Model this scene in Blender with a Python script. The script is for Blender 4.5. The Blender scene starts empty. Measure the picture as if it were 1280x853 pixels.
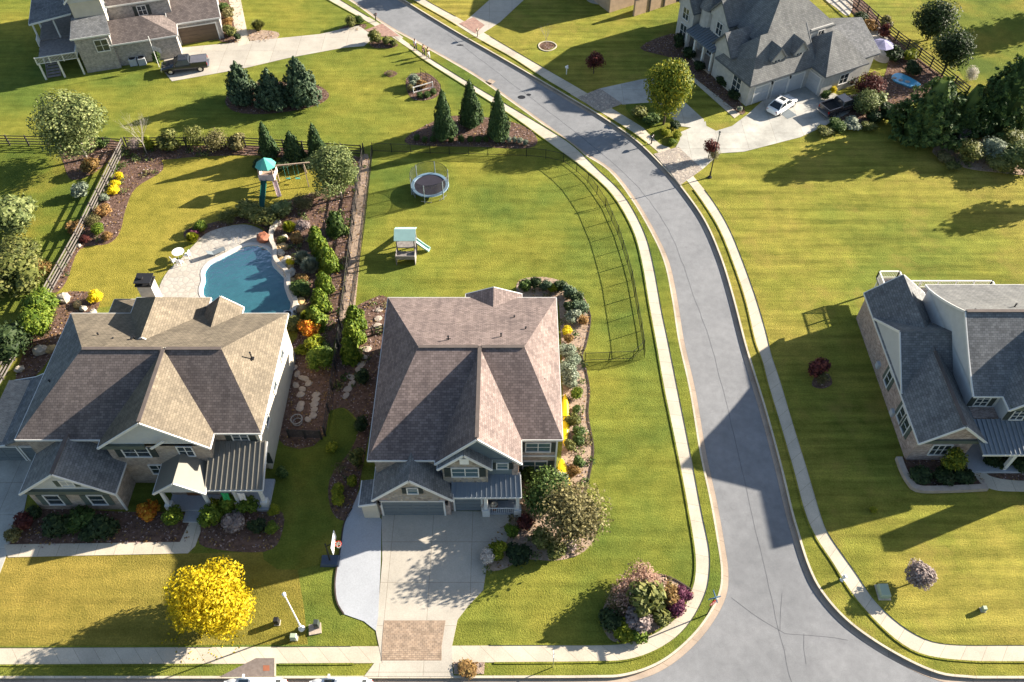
import bpy, bmesh, math, random
import numpy as np
from mathutils import Vector, Matrix
from mathutils.geometry import tessellate_polygon
R = math.radians
C = bpy.context.scene.collection
scn = bpy.context.scene
# ------------------------------------------------------------------ camera, light, exposure
CAM_H = 62.0; FPX = 1052.0; TILT = R(50.3)
cam = bpy.data.objects.new('camera', bpy.data.cameras.new('camera')); C.objects.link(cam)
cam.location = (0, 0, CAM_H); cam.rotation_euler = (R(90) - TILT, 0, 0)
cam.data.sensor_width = 36; cam.data.lens = FPX / 1280 * 36; cam.data.clip_end = 4000; cam.data.clip_start = 1
scn.camera = cam
SUN_EL = R(20.5); SUN_AZ = R(21.5)     # azimuth from +X towards +Y
S = Vector((math.cos(SUN_EL) * math.cos(SUN_AZ), math.cos(SUN_EL) * math.sin(SUN_AZ), math.sin(SUN_EL)))
sun = bpy.data.objects.new('sun', bpy.data.lights.new('sun', 'SUN')); C.objects.link(sun)
sun.data.energy = 5.0; sun.data.angle = R(0.5); sun.data.color = (1.0, 0.90, 0.765)
sun.rotation_euler = S.to_track_quat('Z', 'Y').to_euler(); sun.location = (60, 30, 60)
world = bpy.data.worlds.new('World'); scn.world = world; world.use_nodes = True
wn = world.node_tree.nodes; wl = world.node_tree.links
sky = wn.new('ShaderNodeTexSky'); sky.sky_type = 'NISHITA'; sky.sun_disc = False
sky.sun_elevation = SUN_EL; sky.sun_rotation = R(90) - SUN_AZ
bg = wn['Background']; bg.inputs[1].default_value = 0.055
wl.new(sky.outputs[0], bg.inputs[0])
scn.view_settings.view_transform = 'Standard'; scn.view_settings.look = 'None'
scn.view_settings.gamma = 1; scn.view_settings.use_curve_mapping = False
scn.view_settings.exposure = 1.85
scn.cycles.max_bounces = 5; scn.cycles.transparent_max_bounces = 12

# ------------------------------------------------------------------ geometry helpers
_s, _c = math.sin(TILT), math.cos(TILT)
def P(px, py, z=0.0):
    "ground (or height z) point under a place of the survey photograph, in metres"
    u, v = px - 640, py - 426.5; D = FPX * _s + v * _c
    return ((CAM_H - z) * u / D, (CAM_H - z) * (FPX * _c - v * _s) / D)
def P3(px, py, z=0.0):
    x, y = P(px, py, z); return (x, y, z)
def WP(pts, z=0.0): return [P(a, b, z) for a, b in pts]
def cat(pts, n=6, closed=False):
    "Catmull-Rom through points"
    out = []; m = len(pts)
    rng = range(m if closed else m - 1)
    for i in rng:
        if closed: p0, p1, p2, p3 = pts[(i-1) % m], pts[i], pts[(i+1) % m], pts[(i+2) % m]
        else: p0, p1, p2, p3 = pts[max(i-1, 0)], pts[i], pts[i+1], pts[min(i+2, m-1)]
        for k in range(n):
            t = k / n
            out.append(tuple(.5 * ((2*b) + (c-a)*t + (2*a-5*b+4*c-d)*t*t + (-a+3*b-3*c+d)*t**3) for a, b, c, d in zip(p0, p1, p2, p3)))
    if not closed: out.append(tuple(pts[-1]))
    return out
def resample(pts, n):
    L = [0]
    for a, b in zip(pts, pts[1:]): L.append(L[-1] + math.dist(a, b))
    out = []; j = 0
    for i in range(n):
        t = L[-1] * i / (n - 1)
        while j < len(L) - 2 and L[j+1] < t: j += 1
        f = (t - L[j]) / max(1e-9, L[j+1] - L[j]); a, b = pts[j], pts[j+1]
        out.append(tuple(x + (y - x) * f for x, y in zip(a, b)))
    return out
def every(pts, step):
    L = sum(math.dist(a, b) for a, b in zip(pts, pts[1:]))
    return resample(pts, max(2, int(round(L / step)) + 1))
def offset(pts, d):
    "offset a 2-D polyline to its left by d"
    out = []
    for i, p in enumerate(pts):
        a = pts[max(i-1, 0)]; b = pts[min(i+1, len(pts)-1)]
        dx, dy = b[0]-a[0], b[1]-a[1]; l = math.hypot(dx, dy) or 1
        out.append((p[0] - dy/l*d, p[1] + dx/l*d))
    return out
OFF = {}
class MB:
    def __init__(s): s.v = []; s.f = []; s.m = []; s.cur = 0; s.uv = None
    def add(s, vs, fs):
        b = len(s.v); s.v += [tuple(v) for v in vs]; s.f += [tuple(i + b for i in f) for f in fs]; s.m += [s.cur] * len(fs); return s
    def box(s, cx, cy, z0, sx, sy, sz, rot=0.0, taper=1.0):
        c, n = math.cos(rot), math.sin(rot); vs = []
        for z, k in ((z0, 1), (z0 + sz, taper)):
            for a, b in ((-.5, -.5), (.5, -.5), (.5, .5), (-.5, .5)):
                x, y = a*sx*k, b*sy*k; vs.append((cx + x*c - y*n, cy + x*n + y*c, z))
        return s.add(vs, [(3,2,1,0), (4,5,6,7), (0,1,5,4), (1,2,6,5), (2,3,7,6), (3,0,4,7)])
    def b2(s, x0, x1, y0, y1, z0, z1): return s.box((x0+x1)/2, (y0+y1)/2, z0, x1-x0, y1-y0, z1-z0)
    def prism(s, poly, z0, z1, top=True, bot=True):
        n = len(poly)
        if sum(poly[i][0]*poly[(i+1) % n][1]-poly[(i+1) % n][0]*poly[i][1] for i in range(n)) < 0: poly = poly[::-1]
        vs = [(x, y, z0) for x, y in poly] + [(x, y, z1) for x, y in poly]
        fs = [(i, (i+1) % n, (i+1) % n + n, i + n) for i in range(n)]
        if top: fs.append(tuple(range(n, 2*n)))
        if bot: fs.append(tuple(range(n-1, -1, -1)))
        return s.add(vs, fs)
    def slab(s, pts, t):
        "polygon in space thickened straight down by t"
        n = len(pts); pts = [Vector(p) for p in pts]
        nz = sum((pts[i].x*pts[(i+1) % n].y - pts[(i+1) % n].x*pts[i].y) for i in range(n))
        if nz < 0: pts = pts[::-1]
        vs = [tuple(p) for p in pts] + [(p.x, p.y, p.z - t) for p in pts]
        return s.add(vs, [tuple(range(n)), tuple(range(2*n-1, n-1, -1))] + [(i, i+n, (i+1) % n + n, (i+1) % n) for i in range(n)])
    def beam(s, a, b, w, h=None):
        "square bar from a to b"
        h = h or w; a, b = Vector(a), Vector(b); d = (b - a)
        if d.length < 1e-6: return s
        d.normalize(); up = Vector((0, 0, 1)) if abs(d.z) < .95 else Vector((0, 1, 0))
        r = d.cross(up).normalized() * w / 2; q = r.normalized().cross(d).normalized() * h / 2
        vs = [p + i*r + j*q for p in (a, b) for i, j in ((-1, -1), (1, -1), (1, 1), (-1, 1))]
        return s.add(vs, [(0,1,2,3), (7,6,5,4), (0,4,5,1), (1,5,6,2), (2,6,7,3), (3,7,4,0)])
    def tube(s, a, b, r0, r1=None, n=8, cap=True):
        r1 = r0 if r1 is None else r1; a, b = Vector(a), Vector(b); d = (b - a).normalized()
        up = Vector((0, 0, 1)) if abs(d.z) < .9 else Vector((1, 0, 0))
        r = d.cross(up).normalized(); q = r.cross(d)
        vs = [p + (r*math.cos(2*math.pi*i/n) + q*math.sin(2*math.pi*i/n))*k for p, k in ((a, r0), (b, r1)) for i in range(n)]
        fs = [(i, (i+1) % n, (i+1) % n + n, i + n) for i in range(n)]
        if cap: fs += [tuple(range(n-1, -1, -1)), tuple(range(n, 2*n))]
        return s.add(vs, fs)
    def ring(s, c, R0, r, n=32, k=8, sq=1.0):
        vs = []; 
        for i in range(n):
            a = 2*math.pi*i/n
            for j in range(k):
                b = 2*math.pi*j/k; rr = R0 + r*math.cos(b)
                vs.append((c[0]+rr*math.cos(a), c[1]+rr*math.sin(a), c[2]+r*sq*math.sin(b)))
        return s.add(vs, [(i*k+j, ((i+1) % n)*k+j, ((i+1) % n)*k+(j+1) % k, i*k+(j+1) % k) for i in range(n) for j in range(k)])
    def ball(s, c, rx, ry, rz, n=12, m=8, jit=0, rnd=None):
        vs = []
        for j in range(m+1):
            t = math.pi*j/m
            for i in range(n):
                a = 2*math.pi*i/n; k = 1 + (rnd.uniform(-jit, jit) if jit and 0 < j < m else 0)
                vs.append((c[0]+rx*k*math.sin(t)*math.cos(a), c[1]+ry*k*math.sin(t)*math.sin(a), c[2]+rz*k*math.cos(t)))
        return s.add(vs, [(j*n+i, (j+1)*n+i, (j+1)*n+(i+1) % n, j*n+(i+1) % n) for j in range(m) for i in range(n)])
    def build(s, name, mats, parent=None, at=None, smooth=False, uvs=True):
        off = OFF.get(parent.name, (0, 0, 0)) if parent else (at or (0, 0, 0))
        me = bpy.data.meshes.new(name)
        me.from_pydata([(x-off[0], y-off[1], z-off[2]) for x, y, z in s.v], [], s.f)
        mats = mats if isinstance(mats, (list, tuple)) else [mats]
        for m in mats: me.materials.append(m)
        if len(mats) > 1: me.polygons.foreach_set('material_index', s.m)
        if uvs:
            uv = me.uv_layers.new(name='UVMap').data
            for p in me.polygons:
                n = p.normal
                if abs(n.z) > .995: t = Vector((1, 0, 0)); b = Vector((0, 1, 0))
                else:
                    t = Vector((-n.y, n.x, 0)).normalized(); b = n.cross(t)
                for li in p.loop_indices:
                    co = me.vertices[me.loops[li].vertex_index].co
                    uv[li].uv = (co.dot(t), co.dot(b))
            if s.uv:
                for i, q in enumerate(s.uv): uv[i].uv = q
        if smooth: me.polygons.foreach_set('use_smooth', [True] * len(me.polygons))
        me.update()
        o = bpy.data.objects.new(name, me); C.objects.link(o)
        if parent: o.parent = parent; OFF[o.name] = off
        else: o.location = off; OFF[o.name] = off
        return o
def thing(name, label, category, at=(0, 0, 0), rotz=0.0, group=None, local=False):
    o = bpy.data.objects.new(name, None); C.objects.link(o)
    at = tuple(at) + (0,) * (3 - len(at))
    o.location = at; o.rotation_euler = (0, 0, rotz); o.empty_display_size = .3
    OFF[o.name] = (0, 0, 0) if (local or rotz) else at
    return tag(o, label, category, group)
def tag(o, label, category, group=None):
    o['label'] = label; o['category'] = category
    if group: o['group'] = group
    return o
def struct(o, kind='structure'): o['kind'] = kind; return o
def copy_tree(o, parent=None):
    c = o.copy(); C.objects.link(c)
    if parent: c.parent = parent
    for ch in list(o.children): copy_tree(ch, c)
    return c

# ------------------------------------------------------------------ materials
MAT = {}
def newmat(name):
    m = bpy.data.materials.new(name); m.use_nodes = True; MAT[name] = m
    return m, m.node_tree.nodes, m.node_tree.links, m.node_tree.nodes['Principled BSDF']
def ramp(n, l, fac, stops):
    r = n.new('ShaderNodeValToRGB'); e = r.color_ramp.elements
    while len(e) < len(stops): e.new(.5)
    for q, (p, c) in zip(e, stops): q.position = p; q.color = (*c, 1)
    l.new(fac, r.inputs[0]); return r.outputs[0]
def noise(n, l, vec, scale, detail=3, rough=.55):
    t = n.new('ShaderNodeTexNoise'); t.inputs['Scale'].default_value = scale; t.inputs['Detail'].default_value = detail
    t.inputs['Roughness'].default_value = rough
    if vec: l.new(vec, t.inputs['Vector'])
    return t.outputs['Fac']
def mixc(n, l, fac, a, b, mode='MIX'):
    m = n.new('ShaderNodeMix'); m.data_type = 'RGBA'; m.blend_type = mode
    if isinstance(fac, (int, float)): m.inputs[0].default_value = fac
    else: l.new(fac, m.inputs[0])
    for s_, i in ((a, 6), (b, 7)):
        if isinstance(s_, tuple): m.inputs[i].default_value = (*s_, 1)
        else: l.new(s_, m.inputs[i])
    return m.outputs[2]
def bump(n, l, b, h, strength=.3, dist=.05):
    q = n.new('ShaderNodeBump'); q.inputs['Strength'].default_value = strength; q.inputs['Distance'].default_value = dist
    l.new(h, q.inputs['Height']); l.new(q.outputs[0], b.inputs['Normal'])
def coords(n, kind='Object'): return n.new('ShaderNodeTexCoord').outputs[kind]
def simple(name, col, rough=.7, var=.15, scale=1.5, metal=0, spec=.3, bmp=0, bscale=20):
    m, n, l, b = newmat(name); co = coords(n)
    dark = tuple(c * (1 - var) for c in col); lite = tuple(min(1, c * (1 + var)) for c in col)
    f = noise(n, l, co, scale, 5, .6)
    l.new(ramp(n, l, f, [(.3, dark), (.7, lite)]), b.inputs['Base Color'])
    b.inputs['Roughness'].default_value = rough; b.inputs['Metallic'].default_value = metal
    b.inputs['Specular IOR Level'].default_value = spec
    if bmp: bump(n, l, b, noise(n, l, co, bscale, 4), bmp)
    return m
def grass(name, cols, stripe=None, dirt=0.0, patch=.06):
    "cols dark, mid, light; stripe (angle, width, strength)"
    m, n, l, b = newmat(name); co = coords(n)
    big = noise(n, l, co, patch, 5, .6); mid = noise(n, l, co, .7, 6, .65); fine = noise(n, l, co, 7, 4, .7)
    c1 = ramp(n, l, big, [(.36, cols[0]), (.5, cols[1]), (.64, cols[2])])
    c2 = ramp(n, l, mid, [(.3, (.76, .79, .75)), (.7, (1.22, 1.18, 1.2))])
    c = mixc(n, l, 1.0, c1, c2, 'MULTIPLY')
    c3 = ramp(n, l, fine, [(.3, (.6, .64, .56)), (.5, (.97, .97, .97)), (.72, (1.4, 1.34, 1.34))])
    c = mixc(n, l, .8, c, c3, 'MULTIPLY')
    for st in (stripe if isinstance(stripe, list) else [stripe] if stripe else []):
        mp = n.new('ShaderNodeMapping'); mp.inputs['Rotation'].default_value = (0, 0, st[0]); l.new(co, mp.inputs[0])
        mp.inputs['Scale'].default_value = (1 / st[1], 1.1, 1)
        k = st[2]; c = mixc(n, l, 1.0, c, ramp(n, l, noise(n, l, mp.outputs[0], 1.0, 5, .62), [(.33, (1-k, 1-k, 1-k)), (.67, (1+k, 1+k*.92, 1+k))]), 'MULTIPLY')
    if dirt:
        d = noise(n, l, co, .22, 6, .7)
        dm = n.new('ShaderNodeMapRange'); dm.inputs[1].default_value = .52; dm.inputs[2].default_value = .7; dm.inputs[4].default_value = dirt
        l.new(d, dm.inputs[0]); c = mixc(n, l, dm.outputs[0], c, (.30, .22, .06))
    l.new(c, b.inputs['Base Color']); b.inputs['Roughness'].default_value = .95; b.inputs['Specular IOR Level'].default_value = .05
    bump(n, l, b, noise(n, l, co, 8, 4, .7), .9, .12)
    return m
def shingle(name, col, var=.3, row=.21, warm=None):
    m, n, l, b = newmat(name); uv = coords(n, 'UV'); co = coords(n)
    t = n.new('ShaderNodeTexBrick'); l.new(uv, t.inputs['Vector'])
    t.inputs['Scale'].default_value = 1; t.inputs['Brick Width'].default_value = .34; t.inputs['Row Height'].default_value = row
    t.inputs['Mortar Size'].default_value = .016; t.inputs['Mortar Smooth'].default_value = .3; t.inputs['Bias'].default_value = 0
    a = tuple(c * (1 - var) for c in col); d = tuple(c * (1 + var) for c in (warm or col))
    t.inputs['Color1'].default_value = (*a, 1); t.inputs['Color2'].default_value = (*d, 1); t.inputs['Mortar'].default_value = (*[c * .55 for c in col], 1)
    f = noise(n, l, co, .35, 5, .6); c = mixc(n, l, 1, t.outputs['Color'], ramp(n, l, f, [(.3, (.82, .82, .82)), (.7, (1.2, 1.18, 1.15))]), 'MULTIPLY')
    mp = n.new('ShaderNodeMapping'); mp.inputs['Scale'].default_value = (1.6, .13, 1); l.new(uv, mp.inputs[0])
    c = mixc(n, l, .5, c, ramp(n, l, noise(n, l, mp.outputs[0], 1, 4), [(.35, (.72, .72, .74)), (.65, (1.2, 1.2, 1.18))]), 'MULTIPLY')
    l.new(c, b.inputs['Base Color']); b.inputs['Roughness'].default_value = .92; b.inputs['Specular IOR Level'].default_value = .12
    bump(n, l, b, t.outputs['Fac'], -.5, .03) if False else bump(n, l, b, noise(n, l, co, 14, 3), .35, .03)
    return m
def brick(name, c1, c2, mortar, bw=.24, rh=.09, ms=.012):
    m, n, l, b = newmat(name); uv = coords(n, 'UV'); co = coords(n)
    t = n.new('ShaderNodeTexBrick'); l.new(uv, t.inputs['Vector']); t.inputs['Scale'].default_value = 1
    t.inputs['Brick Width'].default_value = bw; t.inputs['Row Height'].default_value = rh; t.inputs['Mortar Size'].default_value = ms
    t.inputs['Color1'].default_value = (*c1, 1); t.inputs['Color2'].default_value = (*c2, 1); t.inputs['Mortar'].default_value = (*mortar, 1)
    f = noise(n, l, co, 2.2, 5, .7); c = mixc(n, l, .8, t.outputs['Color'], ramp(n, l, f, [(.3, (.6, .6, .62)), (.7, (1.4, 1.35, 1.3))]), 'MULTIPLY')
    l.new(c, b.inputs['Base Color']); b.inputs['Roughness'].default_value = .9; b.inputs['Specular IOR Level'].default_value = .15
    bump(n, l, b, f, .4, .03); return m
def stone(name, cols, scale=1.6, mortar=(.3, .27, .22)):
    m, n, l, b = newmat(name); uv = coords(n, 'UV')
    v = n.new('ShaderNodeTexVoronoi'); v.inputs['Scale'].default_value = scale; l.new(uv, v.inputs['Vector'])
    e = n.new('ShaderNodeTexVoronoi'); e.feature = 'DISTANCE_TO_EDGE'; e.inputs['Scale'].default_value = scale; l.new(uv, e.inputs['Vector'])
    sp = n.new('ShaderNodeSeparateColor'); l.new(v.outputs['Color'], sp.inputs[0])
    c = ramp(n, l, sp.outputs[0], [(i / max(1, len(cols)-1), q) for i, q in enumerate(cols)])
    g = ramp(n, l, e.outputs['Distance'], [(.03, (0, 0, 0)), (.08, (1, 1, 1))])
    l.new(mixc(n, l, g, mortar, c), b.inputs['Base Color']); b.inputs['Roughness'].default_value = .85
    bump(n, l, b, e.outputs['Distance'], .5, .05); return m
def concrete(name, col, joint=1.5, dirt=.18, wide=0):
    m, n, l, b = newmat(name); uv = coords(n, 'UV'); co = coords(n)
    f = noise(n, l, co, .35, 6, .65); c = ramp(n, l, f, [(.3, tuple(x * (1-dirt) for x in col)), (.7, tuple(min(1, x * (1+dirt*.7)) for x in col))])
    f2 = noise(n, l, co, 12, 3); c = mixc(n, l, 1, c, ramp(n, l, f2, [(.3, (.9, .9, .9)), (.7, (1.08, 1.08, 1.08))]), 'MULTIPLY')
    t = n.new('ShaderNodeTexBrick'); t.offset = 0; t.inputs['Scale'].default_value = 1; l.new(uv, t.inputs['Vector'])
    t.inputs['Brick Width'].default_value = joint; t.inputs['Row Height'].default_value = wide or 50; t.inputs['Mortar Size'].default_value = .018; t.inputs['Mortar Smooth'].default_value = .4
    t.inputs['Color1'].default_value = (.93, .93, .93, 1); t.inputs['Color2'].default_value = (1.04, 1.03, 1.01, 1); t.inputs['Mortar'].default_value = (.5, .48, .45, 1)
    c = mixc(n, l, 1, c, t.outputs['Color'], 'MULTIPLY')
    l.new(c, b.inputs['Base Color']); b.inputs['Roughness'].default_value = .88; b.inputs['Specular IOR Level'].default_value = .2
    bump(n, l, b, f2, .15, .02); return m
def asphalt(name):
    m, n, l, b = newmat(name); co = coords(n); uv = coords(n, 'UV')
    f = noise(n, l, co, .12, 6, .6); f2 = noise(n, l, co, 25, 3, .7); f3 = noise(n, l, co, 1.3, 6, .7)
    c = ramp(n, l, f, [(.3, (.172, .177, .185)), (.7, (.246, .250, .258))])
    c = mixc(n, l, 1, c, ramp(n, l, f2, [(.3, (.8, .8, .8)), (.7, (1.2, 1.2, 1.2))]), 'MULTIPLY')
    c = mixc(n, l, 1, c, ramp(n, l, f3, [(.3, (.84, .84, .84)), (.7, (1.10, 1.10, 1.09))]), 'MULTIPLY')
    # hairline cracks
    q = n.new('ShaderNodeVectorMath'); q.operation = 'ADD'; nz = n.new('ShaderNodeTexNoise'); nz.inputs['Scale'].default_value = .5; l.new(co, nz.inputs['Vector'])
    sc = n.new('ShaderNodeVectorMath'); sc.operation = 'SCALE'; sc.inputs['Scale'].default_value = 4; l.new(nz.outputs['Color'], sc.inputs[0])
    l.new(co, q.inputs[0]); l.new(sc.outputs[0], q.inputs[1])
    e = n.new('ShaderNodeTexVoronoi'); e.feature = 'DISTANCE_TO_EDGE'; e.inputs['Scale'].default_value = .16; l.new(q.outputs[0], e.inputs['Vector'])
    g = ramp(n, l, e.outputs['Distance'], [(.001, (.86, .86, .86)), (.004, (1, 1, 1))])
    c = mixc(n, l, .8, c, g, 'MULTIPLY')
    l.new(c, b.inputs['Base Color']); b.inputs['Roughness'].default_value = .85; b.inputs['Specular IOR Level'].default_value = .25
    bump(n, l, b, f2, .3, .02); return m
def leafmat(name, c1, c2, c3=None, trans=.25):
    m, n, l, b = newmat(name)
    g = n.new('ShaderNodeNewGeometry'); c = ramp(n, l, g.outputs['Random Per Island'], [(0, c1), (.6, c2), (1, c3 or c2)])
    oi = n.new('ShaderNodeObjectInfo'); c = mixc(n, l, 1, c, ramp(n, l, oi.outputs['Random'], [(0, (.85, .88, .85)), (1, (1.12, 1.08, 1.1))]), 'MULTIPLY')
    l.new(c, b.inputs['Base Color']); b.inputs['Roughness'].default_value = .6; b.inputs['Specular IOR Level'].default_value = .2
    t = n.new('ShaderNodeBsdfTranslucent'); l.new(c, t.inputs['Color']); mx = n.new('ShaderNodeMixShader'); mx.inputs[0].default_value = trans
    l.new(b.outputs[0], mx.inputs[1]); l.new(t.outputs[0], mx.inputs[2]); l.new(mx.outputs[0], n['Material Output'].inputs['Surface'])
    return m
def paint(name, col, rough=.3, coat=.6, metal=0):
    m = simple(name, col, rough, .04, 3, metal, .5); m.node_tree.nodes['Principled BSDF'].inputs['Coat Weight'].default_value = coat; return m
def glass(name, col=(.03, .045, .055)):
    m, n, l, b = newmat(name); b.inputs['Base Color'].default_value = (*col, 1); b.inputs['Roughness'].default_value = .08
    b.inputs['Specular IOR Level'].default_value = .8; return m

G_MAIN = grass('grass_main', [(.105, .150, .028), (.172, .190, .032), (.232, .220, .038)], [(R(88), 9, .16), (R(12), 6, .14)])
G_TAN = grass('grass_tan', [(.185, .165, .030), (.235, .195, .040), (.275, .215, .046)], [(0, 12, .16)])
G_BACK = grass('grass_backyard', [(.20, .185, .030), (.26, .228, .040), (.31, .255, .048)], [(R(80), 8, .10)])
G_EAST = grass('grass_east', [(.140, .172, .030), (.205, .210, .036), (.268, .238, .048)], [(R(1), 13, .30), (R(83), 7, .12)], dirt=.5)
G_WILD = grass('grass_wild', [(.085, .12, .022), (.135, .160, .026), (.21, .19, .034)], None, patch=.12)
SOIL = simple('soil', (.13, .12, .05), .95, .25, .05)
ASPH = asphalt('asphalt_road')
WALK = concrete('walk_concrete', (.53, .47, .375), 1.5)
GUTTER = concrete('gutter_concrete', (.40, .32, .25), 3.0, .25)
DRIVE = concrete('drive_concrete', (.44, .405, .345), 3.2, .16, 3.4)
DRIVE2 = concrete('new_concrete', (.39, .41, .44), 40, .08, 45)
DRIVE3 = concrete('old_concrete', (.43, .42, .38), 3.5, .30, 3.0)
PAVER = brick('brick_pavers', (.30, .225, .16), (.39, .30, .22), (.22, .17, .13), .3, .15, .02)
PAVER2 = brick('terracotta_pavers', (.33, .19, .15), (.38, .25, .20), (.25, .18, .15), .3, .15, .02)
FLAG = stone('flagstone', [(.24, .20, .17), (.40, .34, .27), (.30, .25, .21), (.46, .40, .32)], 3.0, (.20, .18, .16))
PATIO = stone('patio_stone', [(.40, .36, .30), (.45, .41, .35), (.42, .39, .34)], 1.7, (.34, .31, .27))
MULCH = simple('mulch_brown', (.135, .085, .065), 1, .5, 3.0, 0, .05, 1.0, 9)
GRAVEL = simple('gravel_pink', (.36, .27, .20), 1, .3, 4.0, 0, .05, 1.0, 14)
EDGE = simple('edging_dark', (.06, .045, .035), .9, .3)
SH_PINK = shingle('shingle_mauve', (.180, .143, .134), .22)
SH_TAN = shingle('shingle_tan', (.158, .134, .102), .18)
SH_SLATE = shingle('shingle_slate', (.165, .17, .175), .22)
SH_GREY = shingle('shingle_grey', (.175, .178, .176), .14)
SH_BROWN = shingle('shingle_brown', (.145, .122, .115), .2)
METALROOF = simple('standing_seam_metal', (.19, .215, .24), .5, .06, 1, .3, .5)
METALTAN = simple('standing_seam_tan', (.175, .165, .14), .65, .06, 1, .2, .5)
TRIM = simple('white_trim', (.66, .65, .62), .5, .05)
SIDE_BLUE = simple('siding_bluegrey', (.13, .165, .19), .6, .08)
SIDE_CREAM = simple('siding_cream', (.50, .46, .38), .7, .08)
SIDE_GREY = simple('siding_lightgrey', (.46, .47, .47), .7, .06)
BRICK_G = brick('brick_greybrown', (.20, .155, .125), (.33, .28, .235), (.36, .33, .29))
BRICK_T = brick('brick_tan', (.27, .21, .165), (.38, .31, .25), (.42, .38, .32))
BRICK_R = brick('brick_rose', (.22, .15, .13), (.42, .34, .30), (.42, .37, .33))
BRICK_B = brick('brick_bluegrey', (.22, .21, .21), (.36, .34, .32), (.38, .36, .33))
STUCCO = simple('painted_brick_white', (.44, .43, .405), .8, .14, 2, 0, .2, .4, 12)
STONEW = stone('stone_veneer', [(.17, .14, .12), (.36, .30, .23), (.24, .22, .21), (.46, .40, .33)], 3.6)
SHUT_D = simple('shutter_dark', (.045, .055, .05), .5, .1)
SHUT_G = simple('shutter_greygreen', (.10, .12, .10), .5, .1)
GLASS = glass('window_glass'); GLASSB = glass('window_glass_blue', (.06, .11, .13))
GARAGE_D = simple('garage_door_grey', (.14, .165, .18), .5, .05)
GARAGE_B = simple('garage_door_brown', (.12, .085, .06), .5, .1)
GARAGE_W = simple('garage_door_pale', (.42, .44, .46), .5, .05)
BLACKM = simple('black_metal', (.02, .02, .022), .45, .1); BLACKW = simple('black_stained_wood', (.045, .04, .038), .6, .3, 4)
GREYW = simple('weathered_rail', (.13, .115, .105), .8, .3, 4)
WHITEP = simple('white_paint', (.78, .77, .74), .5, .05); CHROME = simple('bright_metal', (.6, .6, .6), .3, .05, 1, .9, .5)
RUBBER = simple('rubber', (.02, .02, .02), .8, .1); REDP = simple('red_paint', (.5, .04, .02), .4, .1); GREENBOX = simple('utility_green', (.36, .42, .30), .5, .06)
BARK = simple('bark_brown', (.13, .10, .075), .95, .3, 6, 0, .1, .6, 20); BARKW = simple('bark_pale', (.42, .38, .33), .9, .3, 4, 0, .1)
BARKG = simple('twig_grey', (.34, .29, .27), .95, .25, 4, 0, .05)
YELLOWP = simple('yellow_plastic', (.85, .58, .0), .4, .03, 1, 0, .4); TEALP = simple('teal_plastic', (.08, .36, .30), .45, .08); TEALL = simple('pale_teal_plastic', (.36, .55, .50), .5, .06)
DKGREEN = simple('dark_green_plastic', (.015, .10, .075), .4, .1); WOOD = simple('cedar_wood', (.36, .27, .20), .8, .2, 3); DECKW = simple('grey_deck_wood', (.22, .20, .19), .85, .25, 3)
BLUEPAD = simple('trampoline_pad', (.22, .34, .44), .5, .06); ROCK = simple('pale_boulder', (.42, .37, .30), .9, .25, 2.5, 0, .1, .6, 6); ROCKY = simple('ochre_boulder', (.42, .29, .14), .9, .25, 2.5, 0, .1, .6, 6)
STEP = simple('stepping_stone', (.40, .33, .27), .9, .15, 2, 0, .1, .4, 8); REDCLAY = simple('terracotta', (.27, .10, .055), .7, .15)
PLASTER = simple('pool_plaster', (.34, .66, .74), .6, .18, 1.6); SHELF = simple('pool_shelf', (.36, .42, .40), .6, .1, 1)
L = dict(
 olive=leafmat('leaves_olive', (.06, .075, .02), (.15, .165, .04), (.26, .25, .08)),
 birch=leafmat('leaves_pale_olive', (.07, .10, .035), (.16, .195, .06), (.30, .33, .13)),
 spruce=leafmat('needles_bluegreen', (.035, .065, .035), (.08, .125, .065), (.15, .20, .11), .15),
 arbor=leafmat('needles_deep_green', (.018, .04, .016), (.045, .085, .028), (.08, .125, .04), .1),
 cypress=leafmat('needles_cypress', (.022, .05, .014), (.055, .10, .025), (.11, .16, .04), .15),
 bright=leafmat('leaves_bright_green', (.06, .11, .012), (.12, .18, .018), (.22, .27, .03)),
 green=leafmat('leaves_green', (.03, .06, .015), (.07, .12, .025), (.14, .19, .05)),
 lime=leafmat('leaves_lime', (.12, .15, .01), (.22, .25, .015), (.36, .34, .03)),
 yellow=leafmat('leaves_yellow', (.32, .25, .006), (.54, .41, .008), (.66, .53, .02), .3),
 gold=leafmat('flowers_gold', (.55, .42, .01), (.75, .6, .01), (.85, .7, .05)),
 orange=leafmat('leaves_orange', (.40, .10, .01), (.60, .24, .02), (.65, .42, .04)),
 maple=leafmat('leaves_turning_maple', (.06, .10, .012), (.15, .19, .02), (.38, .34, .03)),
 brown=leafmat('leaves_brown_olive', (.085, .08, .03), (.17, .155, .06), (.28, .25, .11)),
 pink=leafmat('plumes_pink', (.30, .17, .13), (.46, .29, .22), (.58, .40, .30), .35),
 purple=leafmat('leaves_purple', (.06, .015, .035), (.13, .03, .07), (.20, .07, .11)),
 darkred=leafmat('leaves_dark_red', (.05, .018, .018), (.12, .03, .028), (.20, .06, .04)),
 silver=leafmat('leaves_silver', (.14, .17, .12), (.25, .29, .20), (.36, .40, .30)),
 greypink=leafmat('twigs_greypink', (.20, .15, .14), (.34, .27, .25), (.46, .38, .34)),
 white=leafmat('flowers_white', (.45, .40, .36), (.62, .56, .50), (.75, .70, .62)),
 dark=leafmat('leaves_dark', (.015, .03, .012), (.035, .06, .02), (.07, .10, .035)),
 rust=leafmat('leaves_rust', (.16, .09, .03), (.30, .17, .06), (.38, .26, .09)))
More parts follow.
